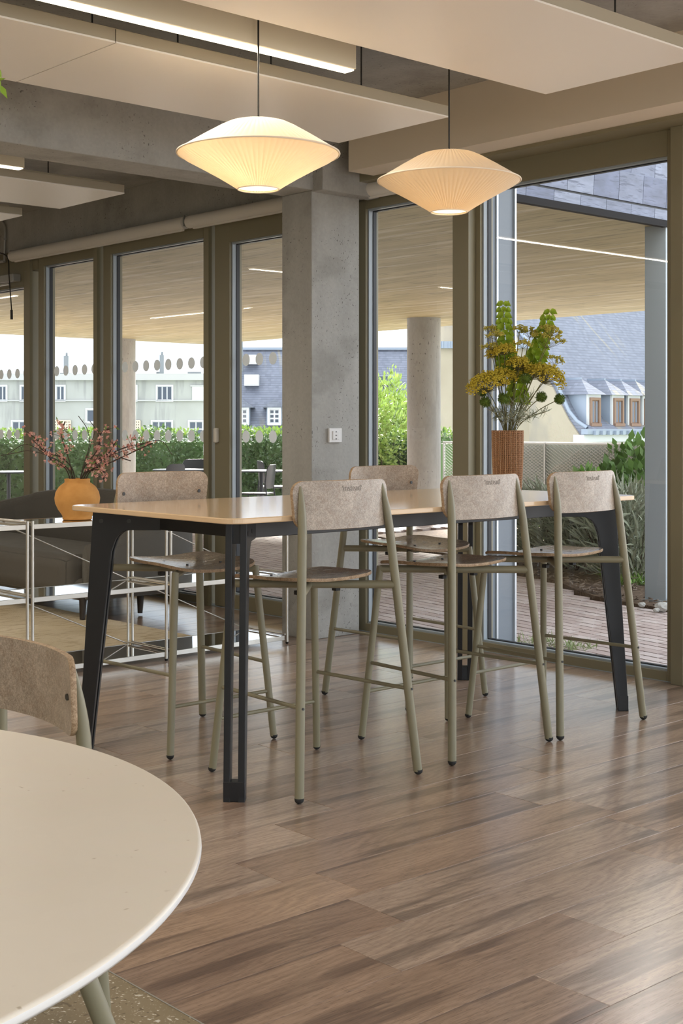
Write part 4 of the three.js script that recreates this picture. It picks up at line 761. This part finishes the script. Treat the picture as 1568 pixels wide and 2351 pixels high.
// mesh fence with grey screen
{
  const X = 16.5, zL = -15.75, t = thing('mesh_fence', 'expanded metal fence with grey screen cloth beyond the planting bed', 'fence', [X, 0, zL]);
  const top = 1.12, L = 11;
  for (let i = 0; i * 2.2 < L; i++) {
    const z0 = i * 2.2, z1 = z0 + 2.18, bars = [], sp = 0.082;
    for (let s = -12; s * sp < 2.2; s++) for (const k of [-1, 1]) { const a0 = s * sp, rise = 0.6; let y0 = 0.03, y1 = top, za = z0 + a0, zb = za + (y1 - y0) / rise; if (k < 0) [za, zb] = [zb, za]; const cutL = (z, y) => [z, y]; let P = [za, y0], Q = [zb, y1]; const clip = (A, B, lim, ge) => { const t2 = (lim - A[0]) / (B[0] - A[0]); return [lim, A[1] + (B[1] - A[1]) * t2]; }; if (Math.min(P[0], Q[0]) > z1 || Math.max(P[0], Q[0]) < z0) continue; if (P[0] < z0) P = clip(P, Q, z0); if (Q[0] < z0) Q = clip(P, Q, z0); if (P[0] > z1) P = clip(P, Q, z1); if (Q[0] > z1) Q = clip(P, Q, z1); bars.push(rod(V(0, P[1], P[0]), V(0, Q[1], Q[0]), 0.006, 0.006, 4, false)); }
    put('mesh_panel', join(bars), greyMetal, t).userData.kind = 'stuff';
    put('post', box(-0.02, 0.02, -0.05, top + 0.02, z0 - 0.012, z0 + 0.012), greyMetal, t);
  }
  put('top_rail', box(-0.015, 0.015, top - 0.01, top + 0.02, 0, L), greyMetal, t);
  put('screen_cloth', box(0.05, 0.056, 0.0, top + 0.01, 1.2, L), std({ color: lin(0.32, 0.36, 0.33), roughness: 0.8 }), t);
  put('cloth_hem', box(0.046, 0.06, top + 0.0, top + 0.03, 1.2, L), std({ color: lin(0.7, 0.72, 0.72), roughness: 0.7 }), t);
}
// outdoor tables and chairs
const navy = std({ color: lin(0.02, 0.028, 0.04), roughness: 0.35 });
function outTable(px, py, d, label) { const p = atD(px, HORIZON, d), t = thing('terrace_table', label, 'table', [p.x, -0.02, p.z], 0, 'dark terrace tables'); put('tabletop', new THREE.CylinderGeometry(0.42, 0.42, 0.02, 40).translate(0, 0.73, 0), navy, t); put('pedestal', rod(V(0, 0.01, 0), V(0, 0.72, 0), 0.03), navy, t); put('base', new THREE.CylinderGeometry(0.24, 0.26, 0.02, 32).translate(0, 0.01, 0), navy, t); }
outTable(600, 0, 20.5, 'dark round terrace table outside the glazed door'); outTable(412, 0, 21, 'dark round terrace table outside the wide left window'); outTable(20, 0, 20, 'dark round terrace table outside the far left door');
function outChair(px, d, turn, label) {
  const p = atD(px, HORIZON, d), t = thing('terrace_chair', label, 'chair', [p.x, -0.02, p.z], turn, 'dark terrace chairs');
  put('seat', box(-0.22, 0.22, 0.43, 0.455, -0.21, 0.21, 0.01), navy, t);
  const b = sheet(0.22, 0.17, 0.09, 0.012, (x, y, th) => V(x, 0.69 + y, 0.24 + y * 0.12 + th - 0.5 * x * x), 12); put('backrest', join([b.faces, b.edge]), navy, t);
  for (const x of [-0.2, 0.2]) { put('leg', rod(V(x, 0, -0.2), V(x, 0.44, -0.18), 0.011, 0.011, 8), navy, t); put('leg', rod(V(x * 1.05, 0, 0.26), V(x, 0.6, 0.2), 0.011, 0.011, 8), navy, t); }
}
outChair(588, 19.4, 0.6, 'dark terrace chair outside the glazed door'); outChair(375, 19.8, 0.3, 'dark terrace chair outside the wide left window'); outChair(452, 22.3, 2.6, 'dark terrace chair beyond the wide window table'); outChair(630, 21.5, -2.0, 'dark terrace chair behind the glazed door table');

// ---------------------------------------------------------------- buildings beyond
function facing(px, d, yaw = 0) { const p = atD(px, HORIZON, d), g = { pos: [p.x, 0, p.z], turn: Math.atan2(-FWD.x, -FWD.z) + yaw }; return g; }
const render1 = std({ roughness: 0.9, map: tex(512, 512, (u, v) => mix3(mix3([146, 148, 142], [168, 170, 166], fbm(u, v, 6, 6, 4, 4)), [126, 128, 126], 0.5 * sstep(0.5, 0.75, fbm(u, v, 30, 4, 4, 8))), { rep: [1 / 9, 1 / 9] }) });
const bandMat = std({ color: lin(0.4, 0.4, 0.39), roughness: 0.8 }), frameWhite = std({ color: lin(0.5, 0.51, 0.52), roughness: 0.6 }), paneDark = phys({ color: lin(0.05, 0.065, 0.09), roughness: 0.1 }), shutter = std({ color: lin(0.62, 0.64, 0.62), roughness: 0.7 }), brickRed = std({ color: lin(0.3, 0.2, 0.15), roughness: 0.9 }), chim = std({ color: lin(0.16, 0.18, 0.19), roughness: 0.9 }), brown = std({ color: lin(0.2, 0.12, 0.08), roughness: 0.7 });
const roofSlate = std({ roughness: 0.6, map: tex(1024, 1024, (u, v) => { const c = Math.floor(v * 64), o = (c % 2) * 0.5, k = hash(Math.floor(u * 48 + o), c, 4), e = (v * 64) % 1; let b = mix3([92, 97, 110], [122, 127, 140], 0.45 * k + 0.4 * fbm(u, v, 5, 5, 4, 4)); b = mix3(b, [150, 140, 116], 0.6 * sstep(0.56, 0.74, fbm(u + v * 0.15, v, 40, 5, 3, 12)) * sstep(0.4, 0.7, fbm(u, v, 3, 3, 2, 31))); return e < 0.1 ? b.map((x) => x * 0.72) : b; }, { rep: [1 / 9, 1 / 9] }) });
const gableMat = std({ roughness: 0.9, map: tex(512, 512, (u, v) => mix3(mix3([142, 132, 114], [166, 157, 138], fbm(u, v, 5, 5, 4, 14)), [122, 120, 116], 0.55 * sstep(0.5, 0.75, fbm(u, v, 9, 4, 4, 18))), { rep: [1 / 9, 1 / 9] }) });
const zinc = std({ color: lin(0.22, 0.26, 0.32), roughness: 0.5 });
function win(parent, x, y, w, h, cols, rows, frame = frameWhite, z = 0) {
  const g = put('window', join([box(x - w / 2 - 0.12, x + w / 2 + 0.12, y - 0.14, y, z, z + 0.14), box(x - w / 2 - 0.12, x - w / 2, y, y + h + 0.12, z, z + 0.08), box(x + w / 2, x + w / 2 + 0.12, y, y + h + 0.12, z, z + 0.08), box(x - w / 2, x + w / 2, y + h, y + h + 0.12, z, z + 0.08)]), frame, parent);
  for (let c = 0; c < cols; c++) for (let r = 0; r < rows; r++) { const pw = w / cols, ph = h / rows; put('pane', box(x - w / 2 + c * pw + 0.05, x - w / 2 + (c + 1) * pw - 0.05, y + r * ph + 0.05, y + (r + 1) * ph - 0.05, z + 0.01, z + 0.03), paneDark, g); }
  put('window_bars', box(x - w / 2, x + w / 2, y, y + h, z + 0.0, z + 0.012), frame, g);
}
{ // long rendered block, flat roof
  const d = 102, S = FOCAL / d, F = facing(240, d), t = thing('apartment_block', 'long pale rendered block with flat roof and chimneys beyond the hedge', 'building', F.pos, F.turn);
  const lx = (px) => (px - 240) / S, ly = (py) => EYE + (HORIZON - py) / S;
  put('wall', box(lx(-160), lx(520), -8, ly(872), -10, 0), render1, t);
  put('roof_parapet', box(lx(-163), lx(523), ly(873), ly(858), -10.2, 0.35), bandMat, t);
  put('string_course', box(lx(-160), lx(520), ly(921), ly(918), 0, 0.14), bandMat, t);
  for (const [px, py, w] of [[136, 805, 11], [361, 803, 10]]) { const c = put('chimney', box(lx(px - w / 2), lx(px + w / 2), ly(860), ly(py + 8), -3, -2.5), chim, t); put('chimney_pot', rod(V(lx(px), ly(py + 8), -2.75), V(lx(px), ly(py), -2.75), 0.09, 0.07, 10), chim, c); }
  for (const [a, b, py] of [[118, 142, 852], [188, 206, 855], [346, 360, 850], [420, 452, 850], [52, 66, 852], [318, 330, 858]]) put('roof_vent', box(lx(a), lx(b), ly(862), ly(py), -4, -3), chim, t);
  for (const [px, w, c] of [[6, 16, 2], [56, 14, 2], [139, 17, 2], [308, 9, 1], [378, 33, 3]]) win(t, lx(px), ly(918), w / S, 31 / S, c, 1);
  { const x = lx(460); put('shutter', box(x - 0.62, x + 0.62, ly(918), ly(888), 0.02, 0.1), shutter, t); put('shutter_frame', box(x - 0.75, x + 0.75, ly(888), ly(884), 0, 0.14), bandMat, t); }
  for (const [px, py, w, h, c, r] of [[208, 968, 16, 27, 1, 1], [372, 1002, 44, 34, 3, 2], [450, 1002, 30, 34, 2, 2], [44, 1002, 30, 34, 2, 1]]) win(t, lx(px), ly(py), w / S, h / S, c, r);
  for (const [a, b] of [[110, 163], [306, 322]]) { const g = put('brick_lattice', box(lx(a), lx(b), ly(1010), ly(966), 0.0, 0.05), paneDark, t); const bars = []; for (let x = a; x <= b; x += 5.2) bars.push(box(lx(x) - 0.05, lx(x) + 0.05, ly(1010), ly(966), 0.05, 0.16)); for (let y = 966; y <= 1010; y += 6.2) bars.push(box(lx(a), lx(b), ly(y) - 0.06, ly(y) + 0.06, 0.05, 0.15)); put('lattice', join(bars), std({ color: lin(0.6, 0.5, 0.38), roughness: 0.9 }), g); }
}
{ // slate mansard house in the middle
  const d = 78, S = FOCAL / d, F = facing(740, d), t = thing('mansard_house', 'blue-grey slate mansard house behind the concrete column', 'building', F.pos, F.turn);
  const lx = (px) => (px - 740) / S, ly = (py) => EYE + (HORIZON - py) / S;
  const roof = extrude([[0, ly(1000)], [-2.2, ly(860)], [-3.4, ly(794)], [-9, ly(794)], [-9, ly(1000)]], lx(1010) - lx(524)); roof.rotateY(Math.PI / 2); roof.scale(-1, 1, 1); roof.rotateY(0);
  // profile x is depth: after the turn it lies along z
  const g2 = extrude([[0, ly(1000)], [-2.2, ly(860)], [-3.4, ly(794)], [-9, ly(794)], [-9, ly(1000)]], lx(1010) - lx(524)); g2.rotateY(-Math.PI / 2); g2.translate(lx(1010), 0, 0);
  put('roof', uvMetres(g2), roofSlate, t); put('ridge', box(lx(520), lx(1014), ly(796), ly(790), -9.2, -3.2), zinc, t);
  put('wall', box(lx(524), lx(1010), -8, ly(1000), -9, -0.2), render1, t); put('gutter', box(lx(520), lx(1012), ly(1004), ly(998), -0.3, 0.25), zinc, t);
  const dorm = (px, py, w, h, eyebrow) => {
    const x = lx(px), y = ly(py), k = put('dormer', box(x - w / 2, x + w / 2, y, y + h, -3.2, 0.05), zinc, t);
    win(k, x, y + 0.1, w * 0.62, h * 0.78, 2, 3, eyebrow ? zinc : frameWhite, 0.05);
    const gb = extrude([[x - w / 2 - 0.25, y + h], [x + w / 2 + 0.25, y + h], [x, y + h + w * 0.55]], 3.4); gb.translate(0, 0, -3.2); put('dormer_roof', gb, roofSlate, k);
  };
  dorm(556, 975, 0.9, 1.0); dorm(630, 975, 0.9, 1.0); dorm(930, 990, 0.9, 1.0);
  for (const [px, py, w, h] of [[574, 884, 34, 26], [572, 832, 30, 22], [884, 878, 40, 18]]) { const x = lx(px), y = ly(py); const zz = py < 860 ? -2.2 : -1.3; const k = put('roof_window', box(x - w / S / 2, x + w / S / 2, y, y + h / S, zz - 1.6, zz + 0.1), px < 800 ? frameWhite : zinc, t); put('pane', box(x - w / S / 2 + 0.06, x + w / S / 2 - 0.06, y + 0.1, y + h / S - 0.06, zz + 0.1, zz + 0.13), px < 800 ? shutter : paneDark, k); }
  put('stack', rod(V(lx(547), ly(850), -2), V(lx(547), ly(776), -2), 0.16, 0.12, 10), chim, t);
}
{ // tall rendered gable between column and vase
  const d = 62, S = FOCAL / d, F = facing(1090, d), t = thing('gable_wall_house', 'beige rendered side wall with a zinc edge right of the round column', 'building', F.pos, F.turn);
  const lx = (px) => (px - 1090) / S, ly = (py) => EYE + (HORIZON - py) / S;
  put('wall', box(lx(1000), lx(1220), -8, ly(800), -6, 0), gableMat, t);
  const z = put('roof', box(lx(996), lx(1224), ly(800), ly(784), -6, 0.2), zinc, t); const seams = []; for (let x = 1000; x < 1224; x += 15) seams.push(box(lx(x) - 0.03, lx(x) + 0.03, ly(800), ly(784), 0.2, 0.26)); put('seam', join(seams), zinc, z);
  put('chimney', box(lx(1012), lx(1023), ly(786), ly(777), -3, -2), brickRed, t);
}
{ // big slate roof with dormers on the right: its eaves run along X, its gable faces us
  const c = atD(1328, HORIZON, 60), t = thing('slate_roof_house', 'large old slate roof with a row of dormers and white cornice', 'building', [c.x, 0, c.z]);
  const Lr = 40, yE = 1.3, prof = [[0.45, yE - 0.05], [-0.35, yE + 0.42], [-0.8, yE + 1.1], [-1.25, yE + 1.9], [-8.2, yE + 9.6], [-8.8, yE + 9.4], [-8.8, yE - 0.3], [0.45, yE - 0.3]];
  const rg = extrude(prof, Lr); rg.rotateY(-Math.PI / 2); rg.translate(Lr, 0, 0); put('roof', uvMetres(rg), roofSlate, t);
  const gg = extrude([[0.1, -8], [0.1, yE - 0.3], [-0.5, yE + 0.4], [-0.95, yE + 1.1], [-1.4, yE + 1.85], [-8.2, yE + 9.4], [-8.6, yE + 9.2], [-8.6, -8]], 0.3); gg.rotateY(-Math.PI / 2); gg.translate(0.2, 0, 0); put('gable_wall', uvMetres(gg), gableMat, t);
  put('wall', box(0.1, Lr, -8, yE - 0.4, -8.6, 0), render1, t);
  put('cornice', box(-0.12, Lr, yE - 0.62, yE - 0.3, -0.2, 0.4), frameWhite, t); put('gutter', box(-0.12, Lr, yE - 0.28, yE - 0.04, 0.25, 0.6), zinc, t);
  const br = []; for (let x = 0.3; x < 24; x += 0.5) br.push(box(x, x + 0.2, yE - 0.3, yE - 0.12, 0.6, 0.75)); put('gutter_bracket', join(br), zinc, t);
  put('verge', (() => { const pts = prof.slice(0, 5).map(([z, y]) => V(0.05, y + 0.06, z)); return pipe(pts, 0.09, 20, 6); })(), zinc, t);
  for (const px of [1360, 1414, 1451, 1484, 1513]) {
    const x = atZ(px, HORIZON, c.z).x - c.x, w = 0.95, y0 = yE + 0.1, hh = 1.42, k = put('dormer', box(x - w / 2, x + w / 2, y0, y0 + hh, -2.6, 0.12), frameWhite, t);
    put('dormer_cheek', box(x - w / 2 - 0.02, x - w / 2, y0, y0 + hh, -2.6, 0.02), zinc, k);
    win(k, x, y0 + 0.12, 0.5, 1.05, 2, 1, brown, 0.12);
    const ov = 0.2, pts = [V(x - w / 2 - ov, y0 + hh, 0.3), V(x + w / 2 + ov, y0 + hh, 0.3), V(x, y0 + hh + 0.75, -0.65), V(x - w / 2 - ov, y0 + hh, -3), V(x + w / 2 + ov, y0 + hh, -3), V(x, y0 + hh + 0.75, -3.6)];
    const g = new THREE.BufferGeometry(); g.setAttribute('position', new THREE.Float32BufferAttribute([[0, 1, 2], [1, 4, 5], [1, 5, 2], [0, 2, 5], [0, 5, 3], [0, 3, 4], [0, 4, 1]].flat().flatMap((q) => [pts[q].x, pts[q].y, pts[q].z]), 3)); g.computeVertexNormals(); put('dormer_roof', uvMetres(g), roofSlate, k);
    put('dormer_ridge', box(x - 0.05, x + 0.05, y0 + hh + 0.7, y0 + hh + 0.8, -3.4, -0.62), zinc, k);
  }
}
struct('ground_beyond', box(34, 260, -8.3, -8, -260, 60), std({ color: lin(0.2, 0.24, 0.14), roughness: 0.95 }));

renderer.render(scene, camera);
